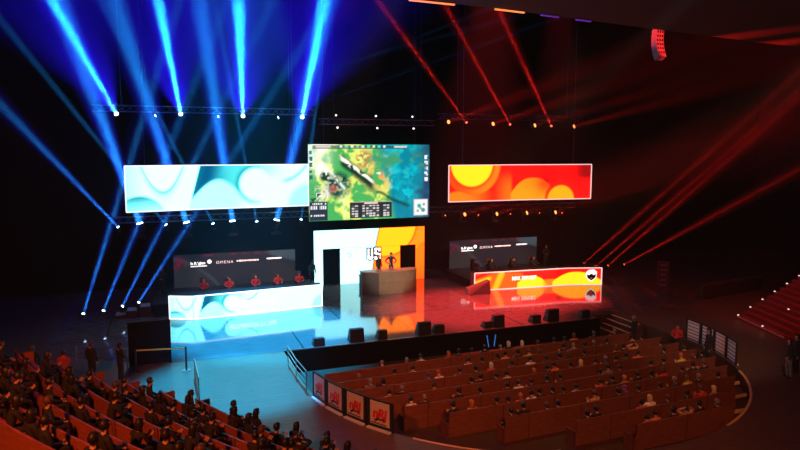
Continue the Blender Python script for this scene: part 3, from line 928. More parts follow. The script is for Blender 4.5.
def sponsor(x0, x1, lab):
    t = screen('sponsor_screen', lab, [(x0, 47.4), (x1, 47.4)], .02, 2.9, pic_sponsor, 30, None, .1, False)
    s = (x1 - x0) / 8.5; y = 47.36
    lettering('la Région', .27, (x0 + 1.62 * s, y, 2.26), (1, 0, 0), M_text_white, t, bold=.012)
    b = MB(); b.box((x0 + 1.68 * s, y, 2.05), (1.1, .01, .07)); b.build('text_line', M_text_white, t, world=True)
    b = MB(); b.prism([(.15 * math.cos(a * PI / 6), .15 * math.sin(a * PI / 6)) for a in range(12)], 0, .01)
    b.v = [(p[0] + x0 + 2.4 * s, y - p[2], p[1] + 2.34) for p in b.v]; b.build('emblem', M_text_white, t, world=True)
    lettering('OMENA', .28, (x0 + 3.45 * s, y, 2.24), (1, 0, 0), M_text_pink, t, space=1.35)
    for (xa, L, hh, zz) in ((4.25, 1.6, .12, 2.28), (6.4, 1.1, .12, 2.33)):
        b = MB(); n = 9
        for i in range(n):
            wd = L * s / n
            b.box((x0 + xa * s + (i + .5) * wd, y, zz), (wd * (.9 if (i * 5) % 3 else .8), .01, hh * (1 if i % 4 else .8)))
        b.build('text_line', M_text_pink if xa < 5 else M_text_white, t, world=True)
    return t
sponsor(.45, 8.97, 'dark sponsor screen behind the white team desk')
sponsor(21.5, 29.6, 'dark sponsor screen behind the red team desk')

# central wall of light with two door openings
t = thing('versus_screen', 'tall central wall screen, white on one half and flaming orange on the other', 'screen', (14.85, 47.4, 0))
X0, X1, ZT = 10.4, 19.3, 4.2
def versus_func(zlo, zhi, xa):
    return lambda U, V, A: pic_versus((U * (zhi - zlo) + xa - X0) / ZT, (V * (zhi - zlo) + zlo) / ZT, (X1 - X0) / ZT)
for (xa, xb, za, zb) in ((X0, 11.07, 0, 2.78), (12.41, 17.25, 0, 2.78), (18.56, X1, 0, 2.78), (X0, X1, 2.78, ZT)):
    led_sheet('led_panel', [(xa, 47.4), (xb, 47.4)], za + .01, zb, int((zb - za) / .05), versus_func(za + .01, zb, xa), t, 0, .05)
b = MB()
for (xa, xb, za, zb) in ((X0, 11.07, 0, 2.78), (12.41, 17.25, 0, 2.78), (18.56, X1, 0, 2.78), (X0, X1, 2.78, ZT)):
    b.box(((xa + xb) / 2, 47.5, (za + zb) / 2 + .01), (xb - xa, .16, zb - za))
b.build('housing', M_black, t, world=True)
for xa, xb in ((11.07, 12.41), (17.25, 18.56)):
    b = MB(); n = 9
    for i in range(n):                                # pleated black door curtain
        a = xa + (xb - xa) * i / n; c = xa + (xb - xa) * (i + 1) / n
        b.hexa([(a, 47.8, .02), ((a + c) / 2, 47.7, .02), (c, 47.8, .02), ((a + c) / 2, 47.86, .02)], [(a, 47.8, 2.78), ((a + c) / 2, 47.7, 2.78), (c, 47.8, 2.78), ((a + c) / 2, 47.86, 2.78)])
    b.build('door_curtain', M_drape, t, world=True)
# blocky letters of the versus emblem
def strokes(segs, wd, y, m, nm):
    b = MB()
    for (x0, z0, x1, z1) in segs:
        d = Vector((x1 - x0, 0, z1 - z0)); L = d.length; d.normalize(); n = Vector((-d.z, 0, d.x)) * wd / 2; e = d * wd * .38
        a = Vector((x0, y, z0)) - e; c = Vector((x1, y, z1)) + e; k = Vector((0, .012, 0))
        b.hexa([a - n, c - n, c - n + k, a - n + k], [a + n, c + n, c + n + k, a + n + k])
    return b.build(nm, m, t, world=True)
zb_, zt_ = 1.85, 2.6
U_ = [(14.66, zt_, 14.66, 1.98), (14.66, 1.95, 14.8, zb_), (14.8, zb_, 14.94, 1.95), (14.94, 1.98, 14.94, zt_)]
S_ = [(15.55, 2.46, 15.55, zt_ - .03), (15.55, zt_, 15.24, zt_), (15.24, zt_, 15.24, 2.3), (15.24, 2.27, 15.55, 2.16), (15.55, 2.15, 15.55, 1.9), (15.55, zb_, 15.24, zb_), (15.24, zb_, 15.24, 1.98)]
strokes(U_ + S_, .34, 47.38, M_print_black, 'emblem_outline')
strokes(U_ + S_, .17, 47.365, M_text_white, 'lettering')
# small grey arrow mark on the white half
b = MB()
for (x0, z0, x1, z1) in ((12.95, 2.38, 13.25, 2.35), (13.25, 2.35, 13.32, 2.2), (13.32, 2.2, 13.05, 2.08)):
    b.tube((x0, 47.39, z0), (x1, 47.39, z1), .02, 4)
b.build('mark', mat('grey_mark', (.45, .5, .5), .6, emit=.4), t, world=True)

# ------------------------------------------------------------------ risers and desks
def riser(label, x0, x1, y0, y1, h):
    t = thing('stage_riser', label, 'riser', ((x0 + x1) / 2, (y0 + y1) / 2, 0))
    b = MB(); b.box(((x0 + x1) / 2, (y0 + y1) / 2, h - .04), (x1 - x0, y1 - y0, .08)); b.build('deck', M_black, t, world=True)
    b = MB(); b.box(((x0 + x1) / 2, (y0 + y1) / 2, (h - .08) / 2), (x1 - x0 - .1, y1 - y0 - .1, h - .08)); b.build('skirt', M_drape, t, world=True)
    return t
RZ = .8
riser('black riser behind the white team desk', -.9, 9.9, 41.95, 46.3, RZ)
riser('black riser behind the red team desk', 20.9, 30.3, 42.45, 46.6, RZ)
riser('black riser behind the caster desk', 13.6, 16.7, 44.15, 46.6, .85)
t = thing('riser_steps', 'three black steps with cyan lit treads beside the white team riser', 'steps', (-1.6, 42.4, 0))
for i, (x, z) in enumerate(((-2.75, .2), (-2.1, .42), (-1.35, .62))):
    b = MB(); b.box((x, 42.6, z / 2), (.62, 1.0, z)); b.build('step', M_black, t, world=True)
    b = MB(); b.box((x, 42.6, z + .012), (.56, .9, .02)); b.build('tread', mat('pale_tread', (.35, .38, .4), .5), t, world=True)

def team_desk(label, path, h, func, frame, y_in, texts, endmat):
    t = thing('team_desk', label, 'desk', (path[len(path) // 2][0], path[len(path) // 2][1], 0))
    led_sheet('led_front', path, .08, h - .03, 30, func, t, .012, .07)
    b = MB()
    for p, q in zip(path[:-1], path[1:]):
        b.hexa([(p[0], p[1], 0), (q[0], q[1], 0), (q[0], q[1] + .14, 0), (p[0], p[1] + .14, 0)], [(p[0], p[1], h), (q[0], q[1], h), (q[0], q[1] + .14, h), (p[0], p[1] + .14, h)])
    b.build('front_wall', M_black, t, world=True)
    b = MB()
    for p, q in zip(path[:-1], path[1:]):
        for (a, c) in ((.0, .07), (h - .05, h + .02)):
            b.hexa([(p[0], p[1] - .05, a), (q[0], q[1] - .05, a), (q[0], q[1], a), (p[0], p[1], a)], [(p[0], p[1] - .05, c), (q[0], q[1] - .05, c), (q[0], q[1], c), (p[0], p[1], c)])
    for p in (path[0], path[-1]):
        b.box((p[0], p[1] - .03, h / 2), (.07, .06, h))
    b.build('frame', frame, t, world=True)
    b = MB()
    for p, q in zip(path[:-1], path[1:]):
        b.hexa([(p[0], p[1] + .14, h - .06), (q[0], q[1] + .14, h - .06), (q[0], y_in, h - .06), (p[0], y_in, h - .06)], [(p[0], p[1] + .14, h - .01), (q[0], q[1] + .14, h - .01), (q[0], y_in, h - .01), (p[0], y_in, h - .01)])
    b.build('tabletop', M_black, t, world=True)
    for p in (path[0], path[-1]):
        b = MB(); b.box((p[0], (p[1] + .14 + y_in) / 2, h / 2 - .03), (.06, y_in - p[1] - .16, h - .07)); b.build('end_panel', endmat, t, world=True)
    return t
LP = [(.05, 40.95), (1.4, 40.35), (9.5, 41.1)]
d1 = team_desk('long team desk with white and teal glowing front, lettering on it', LP, 1.45, pic_cyan, MATS['lit_text_white'], 41.9, None, M_black)
dx = Vector((8.1, .75, 0)).normalized()
def onL(u): return (1.4 + dx.x * u, 40.35 + dx.y * u - .03)
p = onL(3.6); lettering('#ZTUARTZV TT THE', .36, (p[0], p[1], .72), dx, MATS.get('pale_letters') or mat('pale_letters', (.75, 1, 1), emit=3.2), d1, bold=.012, sx=.88)
b = MB(); b.box((1.4, 40.32, .72), (.02, .02, 1.34)); b.build('panel_seam', M_metal, d1, world=True)
RP = [(20.95, 41.75), (28.5, 41.2), (31.0, 40.45)]
d2 = team_desk('long team desk with red and yellow glowing front, lettering and shield on it', RP, 1.34, pic_fire_desk, M_frame_lit, 42.4, None, mat('purple_end', (.12, .02, .06), .5))
dx = Vector((7.55, -.55, 0)).normalized()
p = (20.95 + dx.x * 3.95, 41.75 + dx.y * 3.95 - .03)
lettering('MRK ESPORT', .4, (p[0], p[1], .76), dx, MATS['lit_text_white'], d2, bold=.008, sx=.86)
# shield emblem: white outline, dark bird-like figure, red chin
ex = Vector((2.5, -.75, 0)).normalized(); c0 = Vector((28.5, 41.2, 0)) + ex * 1.8 + Vector((0, -.05, .72))
def badge(pts, off, m, nm):
    b = MB(); n = Vector((0, -1, 0))
    f = [c0 + ex * a + Vector((0, 0, c)) + n * off for a, c in pts]
    b.poly(f); return b.build(nm, m, d2, world=True)
badge([(-.42, .28), (-.2, .46), (.2, .5), (.44, .3), (.4, -.1), (.2, -.34), (0, -.44), (-.22, -.34), (-.42, -.08)], .0, MATS['lit_text_white'], 'shield')
badge([(-.36, .12), (-.16, .06), (-.06, .16), (.06, .16), (.16, .06), (.38, .14), (.3, -.14), (.12, -.28), (0, -.36), (-.12, -.28), (-.3, -.14)], .012, M_print_black, 'shield_figure')
badge([(-.08, -.14), (.0, -.1), (.08, -.14), (.0, -.26)], .02, mat('badge_red', (.9, .08, .03), emit=.6), 'shield_beak')

# grey wedge standing at the end of the red desk
t = thing('floor_monitor', 'grey slanted box on the stage floor at the end of the red desk', 'monitor speaker', (20.9, 40.9, 0))
b = MB(); b.hexa([(-1.0, -.35, 0), (.75, -.35, 0), (.75, .35, 0), (-1.0, .35, 0)], [(-.95, -.1, .45), (.75, -.2, .95), (.75, .3, .95), (-.95, .3, .45)]); b.build('cabinet', mat('grey_cabinet', (.12, .12, .1), .6), t)
b = MB(); b.hexa([(-.9, -.36, .05), (.65, -.36, .05), (.65, -.33, .05), (-.9, -.33, .05)], [(-.86, -.13, .42), (.65, -.23, .86), (.65, -.2, .86), (-.86, -.1, .42)]); b.build('grille', mat('grille_grey', (.08, .08, .075), .8), t)

# caster desk with three facets
t = thing('caster_desk', 'tall grey brown caster desk with three facets in front of the central screen', 'desk', (15, 43.2, 0))
H_ = 1.66
fac = [(12.95, 43.35), (14.05, 42.95), (15.9, 42.95), (17.05, 43.35)]
for i, (p, q) in enumerate(zip(fac[:-1], fac[1:])):
    for (za, zb) in ((0, .8), (.82, H_ - .06)):
        b = MB(); b.hexa([(p[0], p[1], za), (q[0], q[1], za), (q[0], q[1] + .05, za), (p[0], p[1] + .05, za)], [(p[0], p[1], zb), (q[0], q[1], zb), (q[0], q[1] + .05, zb), (p[0], p[1] + .05, zb)])
        b.build('front_panel', M_greydark if i == 0 else M_greybrown, t, world=True)
b = MB(); b.prism([(12.9, 43.3), (14.03, 42.88), (15.92, 42.88), (17.1, 43.3), (17.1, 43.95), (12.9, 43.95)], H_ - .06, H_); b.build('desktop', mat('caster_desktop', (.35, .2, .16), .4), t, world=True)
for x in (12.97, 17.03):
    b = MB(); b.box((x, 43.66, H_ / 2 - .03), (.05, .5, H_ - .07)); b.build('end_panel', M_greydark, t, world=True)

# people on stage
person('side', (14.55, 44.5, .85), PI + .35, 'person with long dark hair in black jacket standing behind the caster desk', None, 'k', 'k', None, 'long', 1.0)
person('hips', (15.5, 44.5, .85), PI, 'person in navy jacket, hands on hips, behind the caster desk', None, 'k', 'n', M_jean, 'short', 1.08)
person('clasp', (-.3, 44.4, RZ), PI - .2, 'person in dark clothes standing with clasped hands beside the white team desk', None, 'b', 'k', None, 'short', 1.02)
person('clasp', (28.75, 44.6, RZ), PI - .3, 'person in dark clothes with clasped hands standing on the red team riser', None, 'b', 'k', None, 'short', 1.04)
def chair(x, y, lab, g):
    t = thing('gaming_chair', lab, 'chair', (x, y, RZ), PI, g)
    b = MB(); b.box((0, .02, .42), (.5, .5, .1)); b.build('seat', M_black, t, bevel=.03)
    b = MB(); b.hexa([(-.24, -.27, .45), (.24, -.27, .45), (.24, -.19, .45), (-.24, -.19, .45)], [(-.2, -.4, 1.3), (.2, -.4, 1.3), (.2, -.32, 1.3), (-.2, -.32, 1.3)]); b.build('backrest', M_black, t, bevel=.02)
    b = MB(); b.tube((0, 0, .08), (0, 0, .38), .035, 8); b.build('column', M_metal, t)
    b = MB()
    for q in range(5):
        a = q * 2 * PI / 5; b.tube((0, 0, .1), (.28 * math.cos(a), .28 * math.sin(a), .03), .022, 6)
    b.build('base', M_metal, t)
    for s in (-1, 1):
        b = MB(); b.box((s * .29, .02, .66), (.06, .3, .04)); b.tube((s * .29, 0, .42), (s * .29, 0, .65), .018, 6); b.build('armrest', M_black, t)
PL = [(2.15, 'b'), (3.75, 'k'), (5.4, 'b'), (6.85, 'k'), (8.3, 'b')]
for i, (x, h) in enumerate(PL):
    y = 42.45 + .04 * i
    lab = 'player in red jersey, %s hair, %s from the left behind white desk' % (HN[h], ORD[i])
    person('desk', (x, y, RZ), PI + rnd.uniform(-.15, .15), lab, 'players of the white desk', h, 'r', None, 'short')
    chair(x, y + .02, 'black gaming chair, %s from the left behind white desk' % ORD[i], 'gaming chairs of the white desk')
person('stand', (9.55, 44.2, RZ), PI + .3, 'person in teal top standing at the inner end of the white team riser', None, 'b', 'c', None, 'long')
PRr = [(21.55, 'k'), (22.85, 'b'), (24.75, 'k'), (26.5, 'b')]
for i, (x, h) in enumerate(PRr):
    y = 42.95
    lab = 'player in dark jersey, %s hair, %s from the left behind red desk' % (HN[h], ORD[i])
    person('desk', (x, y, RZ), PI + rnd.uniform(-.15, .15), lab, 'players of the red desk', h, 'k', None, 'short')
    chair(x, y + .02, 'black gaming chair, %s from the left behind red desk' % ORD[i], 'gaming chairs of the red desk')

# stage edge speakers seen from behind
def wedge(x, y, wd, h, lab):
    t = thing('stage_monitor', lab, 'monitor speaker', (x, y, 0), 0, 'black stage monitors along the stage edge')
    b = MB(); b.hexa([(-wd / 2, -.25, 0), (wd / 2, -.25, 0), (wd / 2, .35, 0), (-wd / 2, .35, 0)], [(-wd / 2 * .92, -.25, h), (wd / 2 * .92, -.25, h), (wd / 2 * .92, .02, h), (-wd / 2 * .92, .02, h)]); b.build('cabinet', M_black, t, bevel=.02)
    b = MB(); b.hexa([(-wd / 2 * .9, .355, .03), (wd / 2 * .9, .355, .03), (wd / 2 * .9, .36, .06), (-wd / 2 * .9, .36, .06)], [(-wd / 2 * .85, .05, h - .03), (wd / 2 * .85, .05, h - .03), (wd / 2 * .85, .07, h - .01), (-wd / 2 * .85, .07, h - .01)]); b.build('grille', M_metal, t)
    for s in (-1, 1):
        b = MB(); b.box((s * wd / 2 * .97, -.05, h * .55), (.02, .14, .05)); b.build('handle', M_metal, t)
SPK = [(7.35, .62, .42), (9.4, .82, .72), (10.85, .55, .5), (13.3, .8, .72), (14.2, .62, .5), (17.25, .5, .4), (17.95, .72, .72), (20.45, .6, .5), (21.6, .8, .75), (23.9, .6, .5)]
for i, (x, wd, h) in enumerate(SPK):
    wedge(x, 32.75, wd, h, '%s black stage monitor on the stage edge, %s from the left' % ('big' if h > .6 else 'small', ORD[i]))
# low cable rail along the stage lip
t = thing('stage_lip', 'thin metal edge strip along the front of the stage', 'edge strip', (14.8, 32.33, 0)); b = MB(); b.box((14.9, 32.36, .01), (18.9, .06, .018)); b.build('strip', M_steel, t, world=True)

# black masking flat at the stage side
t = thing('masking_flat', 'tall black flat beside the stage floor, hiding the riser steps', 'stage flat', (-.9, 32.5, 0))
b = MB(); b.box((-.9, 32.5, 1.05), (1.9, .08, 2.1)); b.build('panel', M_drape, t, world=True)
for x in (-1.6, -.2):
    b = MB(); b.tube((x, 32.56, 1.6), (x, 33.3, .02), .03, 6); b.build('brace', M_metal, t, world=True)

# ------------------------------------------------------------------ barriers round the pit
def barrier(a0, a1, lab, kind, g):
    a0 = math.radians(a0); a1 = math.radians(a1)
    r = PR + .08
    P = [Vector((PC[0] + r * math.cos(a), PC[1] + r * math.sin(a), 0)) for a in (a0, a1)]
    mid = (P[0] + P[1]) / 2; d = (P[1] - P[0]); L = d.length; d.normalize()
    rz = math.atan2(d.y, d.x)
    t = thing('crowd_barrier', lab, 'barrier', mid, rz, g)          # local x along, -y faces away from the pit
    b = MB()
    for s in (-1, 1): b.box((s * (L / 2 - .05), 0, .56), (.07, .06, 1.1))
    b.box((0, 0, 1.1), (L - .03, .06, .05)); b.box((0, 0, .1), (L - .03, .06, .05)); b.build('frame', M_black, t)
    b = MB(); b.box((0, -.09, .03), (L - .16, .14, .05)); b.build('foot_plate', mat('pale_plate', (.6, .62, .62), .5), t)
    if kind == 'logo':
        b = MB(); b.box((0, 0, .6), (L - .16, .03, .95)); b.build('board', M_black, t)
        b = MB(); b.box((0, -.025, .62), (L - .34, .02, .88)); pn = b.build('printed_panel', M_white, t)
        b = MB(); b.box((-.04, -.04, .235), (L - .5, .01, .035)); b.build('text_line', M_print_black, t)
        ox = -.0
        lt = lettering('nRJ', .5, (ox, -.04, .60), (1, 0, 0), M_logored, t, world=False, bold=.022, shear=.12, space=.9, sx=1.02)
        # dark leaping cat shape under the letters
        b = MB()
        pts = [(x_ * .85, z_ * .85 - .06) for x_, z_ in ((-.36, -.16), (-.2, -.09), (-.06, -.04), (.02, -.08), (.1, -.04), (.22, -.05), (.33, -.12), (.3, -.16), (.18, -.1), (.06, -.14), (-.04, -.12), (-.14, -.18), (-.26, -.26), (-.3, -.24), (-.2, -.16))]
        b.poly([(ox + x, -.052, .55 + z) for x, z in pts]); b.build('logo_figure', M_print_black, t)
    else:
        b = MB(); b.box((0, 0, .6), (L - .16, .03, .95)); pn = b.build('board', mat('white_board', (.8, .76, .74), .5), t)
        b = MB()
        for k in range(5): b.box((0, .022, .24 + k * .18), (L - .3, .012, .045))
        b.build('text_stripes', mat('stripe_grey', (.16, .15, .16), .7) if kind != 'orange' else mat('stripe_orange', (.55, .16, .05), .7), t)
        for s in (-1, 1):
            b = MB(); b.box((s * (L / 2 - .09), .02, .6), (.06, .02, .95)); b.build('edge_strip', M_print_black, t)
    return t
for i in range(4):
    barrier(-170.3 + i * 6.8, -163.6 + i * 6.8, 'black barrier panel with red logo on pale print, %s from the stage' % ORD[i], 'logo', 'logo barriers round the pit')
for i in range(4):
    barrier(-27.5 + i * 6.3, -21.3 + i * 6.3, 'pale striped barrier panel across the pit, %s from the stage stairs' % ORD[3 - i] + (', orange tinted' if i == 1 else ''), 'orange' if i == 1 else 'grey', 'striped barriers round the pit')

# railings
def railing(name, lab, pts, h, bars, rr=.022, posts=None):
    t = thing(name, lab, 'railing', (pts[0][0], pts[0][1], pts[0][2] if len(pts[0]) > 2 else 0))
    P = [Vector((p[0], p[1], p[2] if len(p) > 2 else 0)) for p in pts]
    for p in P:
        b = MB(); b.tube(p, p + Vector((0, 0, h)), rr * 1.2, 8); b.build('post', M_steel, t, world=True)
    for k in range(bars):
        z = h * (1 - k / bars) - .01
        b = MB()
        for p, q in zip(P[:-1], P[1:]): b.tube(p + Vector((0, 0, z)), q + Vector((0, 0, z)), rr, 6)
        b.build('rail', M_steel, t, world=True)
    return t
railing('steel_railing', 'steel railing at the stage end of the logo barriers', [(5.2, 29.7), (5.2, 27.7), (5.3, 26.0)], 1.05, 4)
railing('steel_railing', 'low steel railing in front of the orange lit tiers', [(1.0, 29.6), (1.05, 27.0)], .95, 5)
railing('steel_railing', 'dark railing along the stage side behind the tiers', [(-4.2, 33.4), (-1.9, 32.0)], 1.0, 2)
t = thing('belt_barrier', 'yellow belt barrier between two black posts beside the tiers', 'belt barrier', (.68, 30.9, 0))
for x, y in ((.68, 30.9), (-1.5, 31.3)):
    b = MB(); b.tube((x, y, .03), (x, y, 1.15), .045, 10); b.build('post', M_black, t, world=True)
    b = MB(); b.tube((x, y, 0), (x, y, .035), .2, 16); b.build('base', M_steel, t, world=True)
b = MB(); b.hexa([(.68, 30.88, 1.05), (-1.5, 31.28, 1.05), (-1.5, 31.3, 1.05), (.68, 30.9, 1.05)], [(.68, 30.88, 1.12), (-1.5, 31.28, 1.12), (-1.5, 31.3, 1.12), (.68, 30.9, 1.12)]); b.build('belt', mat('belt_yellow', (.5, .42, .1), .6), t, world=True)

# dark group standing behind the tiers
for i, (x, y, h, tp, s) in enumerate(((-2.1, 30.4, 'k', 'k', 1.0), (-3.3, 31.0, 'b', 'k', 1.03), (-4.3, 30.2, 'k', 'r', .98), (-5.6, 31.0, 'b', 'k', 1.05), (-6.6, 30.2, 'b', 'o', 1.0))):
    person('stand' if i % 2 else 'clasp', (x, y, 0), -1.0 + .4 * i, 'standing person in %s top behind the tiers, %s from the belt barrier' % (TN[tp], ORD[i]), 'people standing behind the tiers', h, tp, None, 'short', s)

# ------------------------------------------------------------------ right side of the hall
person('clasp', (25.75, 27.0, -.9), PI * .7, 'person in red top standing at the striped barriers', None, 'b', 'r', None, 'short', 1.02)
person('stand', (25.2, 24.3, -.55), PI * .4, 'large person in black coat standing with their back to the camera by striped barriers', None, 'k', 'k', None, 'long', 1.12)
person('stand', (24.9, 29.4, -.95), .4, 'person in dark coat standing at the foot of the pit stairs', None, 'g', 'k', None, 'short', 1.02)
person('side', (26.1, 20.6, 0), .9, 'person in dark top and pale trousers standing at the right edge of the hall', None, 'k', 'k', mat('pale_trousers', (.25, .2, .18), .8), 'short', 1.04)
person('stand', (26.9, 20.9, 0), 1.2, 'person in black clothes standing beside the one in pale trousers', None, 'k', 'k', None, 'short', 1.06)
# steps down into the pit at its far right corner
t = thing('pit_stairs', 'short dark stairs with pale edges leading from the hall floor into the pit', 'stairs', (25.6, 31.6, ZF))
for i in range(4):
    x = XR - .02 - .36 * i; z = -.02 - .22 * i
    b = MB(); b.box((x - .18, 31.55, (z + ZF) / 2), (.36, 2.5, z - ZF)); st = b.build('step', M_pit, t, world=True)
    b = MB(); b.box((x - .31, 31.55, z + .012), (.1, 2.5, .02)); b.build('nosing', mat('pale_nosing', (.85, .6, .4), .5), t, world=True)
# red carpeted stairway with small lamps
sd = Vector((.95, -.31, 0)).normalized(); sw = Vector((-.31, -.95, 0)).normalized()
p0 = Vector((32.5, 29.3, 0))
t = thing('red_staircase', 'wide red carpeted stairs with small lamps climbing at the right edge', 'stairs', p0)
W_ = 4.6
for i in range(24):
    a = p0 + sd * (.36 * i); c = p0 + sd * (.36 * (i + 1)); z = .24 * (i + 1)
    b = MB(); b.hexa([(*a.xy, 0), (*(a + sw * W_).xy, 0), (*(c + sw * W_).xy, 0), (*c.xy, 0)], [(*a.xy, z), (*(a + sw * W_).xy, z), (*(c + sw * W_).xy, z), (*c.xy, z)])
    b.build('step', M_redcarpet, t, world=True)
    if i % 2 == 0:
        for s in ([.1] if i % 4 else [.1, 2.6]):
            q = a + sw * s; b = MB(); b.box((q.x, q.y, z + .02), (.07, .07, .05)); b.build('step_lamp', M_step_lamp, t, world=True)
    if i == 0:
        e = a - sd * .03
        b = MB(); b.hexa([(*e.xy, .12), (*(e + sw * W_).xy, .12), (*(a + sw * W_ + sd * .12).xy, .12), (*(a + sd * .12).xy, .12)], [(*e.xy, .215), (*(e + sw * W_).xy, .215), (*(a + sw * W_ + sd * .12).xy, .215), (*(a + sd * .12).xy, .215)])
        b.build('nosing', mat('pink_nosing', (.6, .22, .2), .6), t, world=True)
# low side wall with a handrail, roll-up banner
t = thing('side_parapet', 'low dark wall with a wooden handrail at the right of the stage', 'low wall', (37, 34.4, 0))
b = MB(); b.hexa([(34.4, 33.9, 0), (41, 35, 0), (41, 35.2, 0), (34.4, 34.1, 0)], [(34.4, 33.9, .8), (41, 35, .8), (41, 35.2, .8), (34.4, 34.1, .8)]); b.build('wall_panel', M_wallred, t, world=True)
b = MB(); b.tube((34.4, 34, 1.05), (41, 35.1, 1.05), .04, 8); b.build('handrail', M_pew, t, world=True)
for f in (0, .33, .66, 1):
    b = MB(); b.tube((34.4 + 6.6 * f, 34 + 1.1 * f, .8), (34.4 + 6.6 * f, 34 + 1.1 * f, 1.05), .02, 6); b.build('bracket', M_metal, t, world=True)
t = thing('rollup_banner', 'tall reddish roll-up banner standing beyond the stage stairs', 'banner', (33.0, 36.2, 0), -.35)
b = MB(); b.box((0, 0, 1.25), (.85, .03, 2.3)); b.build('printed_panel', mat('banner_print', (.28, .06, .07), .7, noise=.7, nscale=3), t)
b = MB(); b.box((0, 0, .05), (.9, .25, .1)); b.build('base', M_metal, t)
b = MB(); b.tube((0, .06, .05), (0, .06, 2.45), .015, 6); b.build('pole', M_metal, t)
b = MB()
for k in range(5): b.box((0, -.02, .7 + k * .36), (.5 - .06 * (k % 3), .01, .09))
b.build('text_line', mat('banner_ink', (.45, .3, .3), .7), t)

# red lit line array hanging under the ceiling
t = thing('line_array', 'curved hanging line array speaker glowing in red light', 'loudspeaker', (25.9, 29.7, 14.9))
for i in range(9):
    z = 17.15 - .24 * i; y = 29.9 - .012 * i * i; tilt = .05 + .045 * i
    b = MB(); b.box((26.2 - .07 * i, y, z), (.5, .4, .225), M=Matrix.Rotation(-tilt, 3, 'X')); b.build('cabinet', mat('array_grey', (.45, .42, .42), .5), t, world=True)
    b = MB()
    for s in (-.16, 0, .16): b.box((26.2 - .07 * i + s, y - .2, z), (.1, .03, .14), M=Matrix.Rotation(-tilt, 3, 'X'))
    b.build('horn', M_black, t, world=True)
b = MB(); b.tube((26.1, 29.9, 17.2), (26.1, 29.9, 24.8), .02, 5); b.build('hoist_chain', M_metal, t, world=True)

# light strips on the edge of the audience ceiling
for i, (f0, f1, c) in enumerate(((9.2, 11.2, 'o'), (13.1, 14.6, 'o'), (15.5, 16.5, 'p'), (17.5, 18.4, 'p'))):
    def ey(x): 
        for (xa, ya), (xb, yb) in zip(edge[:-1], edge[1:]):
            if xa <= x <= xb: return ya + (yb - ya) * (x - xa) / (xb - xa)
    t = thing('light_strip', '%s light strip on the ceiling edge, %s from left' % ('orange' if c == 'o' else 'violet', ORD[i]), 'light strip', ((f0 + f1) / 2, ey((f0 + f1) / 2), 16), 0, 'light strips on the ceiling edge')
    m_ = mat('strip_orange', (1, .22, .06), emit=1.6) if c == 'o' else mat('strip_violet', (.25, .05, .7), emit=.35)
    b = MB(); b.hexa([(f0, ey(f0) - .08, 15.93), (f1, ey(f1) - .08, 15.93), (f1, ey(f1), 15.93), (f0, ey(f0), 15.93)], [(f0, ey(f0) - .08, 15.98), (f1, ey(f1) - .08, 15.98), (f1, ey(f1), 15.98), (f0, ey(f0), 15.98)])
    b.build('diffuser', m_, t, world=True)
    b = MB(); b.box(((f0 + f1) / 2, ey((f0 + f1) / 2) - .04, 15.99), (f1 - f0, .03, .02)); b.build('housing', M_black, t, world=True)

# ------------------------------------------------------------------ trusses
def truss(lab, a, c, wires=True):
    a = Vector(a); c = Vector(c); t = thing('lighting_truss', lab, 'truss', (a + c) / 2)
    d = (c - a); L = d.length; d.normalize(); n = Vector((-d.y, d.x, 0)); h = .2
    offs = [n * h + Vector((0, 0, h)), n * -h + Vector((0, 0, h)), n * -h - Vector((0, 0, h)), n * h - Vector((0, 0, h))]
    for o_ in offs:
        b = MB(); b.tube(a + o_, c + o_, .025, 6); b.build('chord', M_alu, t, world=True)
    b = MB(); k = int(L / .5)
    for i in range(k):
        p = a + d * (L * i / k); q = a + d * (L * (i + 1) / k)
        for s in range(4):
            o1, o2 = offs[s], offs[(s + 1) % 4]
            b.tube(p + (o1 if i % 2 else o2), q + (o2 if i % 2 else o1), .012, 4)
    b.build('lattice', M_alu, t, world=True)
    if wires:
        for f in (.12, .88):
            p = a + d * L * f; b = MB(); b.tube(p + Vector((0, 0, h)), (p.x, p.y, 24.85), .015, 5); b.build('hoist_chain', M_metal, t, world=True)
truss('upper truss carrying the blue beam lights', (-4.2, 47.7, 12.95), (10.6, 47.7, 12.95))
truss('short truss above the central game screen', (11.0, 47.7, 12.3), (20.2, 47.7, 12.3))
truss('upper truss carrying the red beam lights', (20.6, 47.7, 12.85), (34.0, 47.7, 12.85))
truss('lower truss under the white and teal banner', (-3.6, 47.4, 5.5), (10.0, 47.4, 5.5), False)
truss('lower truss under the red and orange banner', (19.9, 47.4, 5.5), (33.2, 47.4, 5.5), False)

# ------------------------------------------------------------------ moving head lights and their beams
def head_meshes(r):
    b = MB(); b.box((0, 0, 0), (2.4 * r, 1.9 * r, .7 * r)); base = b.mesh('moving_head_base', M_black)
    b = MB(); b.box((0, 0, 0), (2.1 * r, .7 * r, .2 * r))
    for s in (-1, 1): b.box((s * .98 * r * 1.05, 0, -.95 * r), (.2 * r, .6 * r, 2 * r))
    yoke = b.mesh('moving_head_yoke', M_black)
    b = MB(); b.lathe([(.55 * r, -1.15 * r), (.8 * r, -1.0 * r), (.85 * r, -.1 * r), (.95 * r, .5 * r), (.95 * r, .95 * r), (.82 * r, .95 * r)], 16); head = b.mesh('moving_head_head', M_black)
    b = MB(); b.lathe([(.8 * r, .955 * r), (.75 * r, 1.03 * r), (.4 * r, 1.1 * r), (.1 * r, 1.13 * r)], 16); lens = b.mesh('moving_head_lens', M_lens_blue)
    return base, yoke, head, lens
HM = {.13: head_meshes(.13), .2: head_meshes(.2), .1: head_meshes(.1)}
BLUE = (.012, .30, 1.0); DBLUE = (.02, .006, 1.0); REDL = (1, .015, .012); AMB = (1, .07, .02)
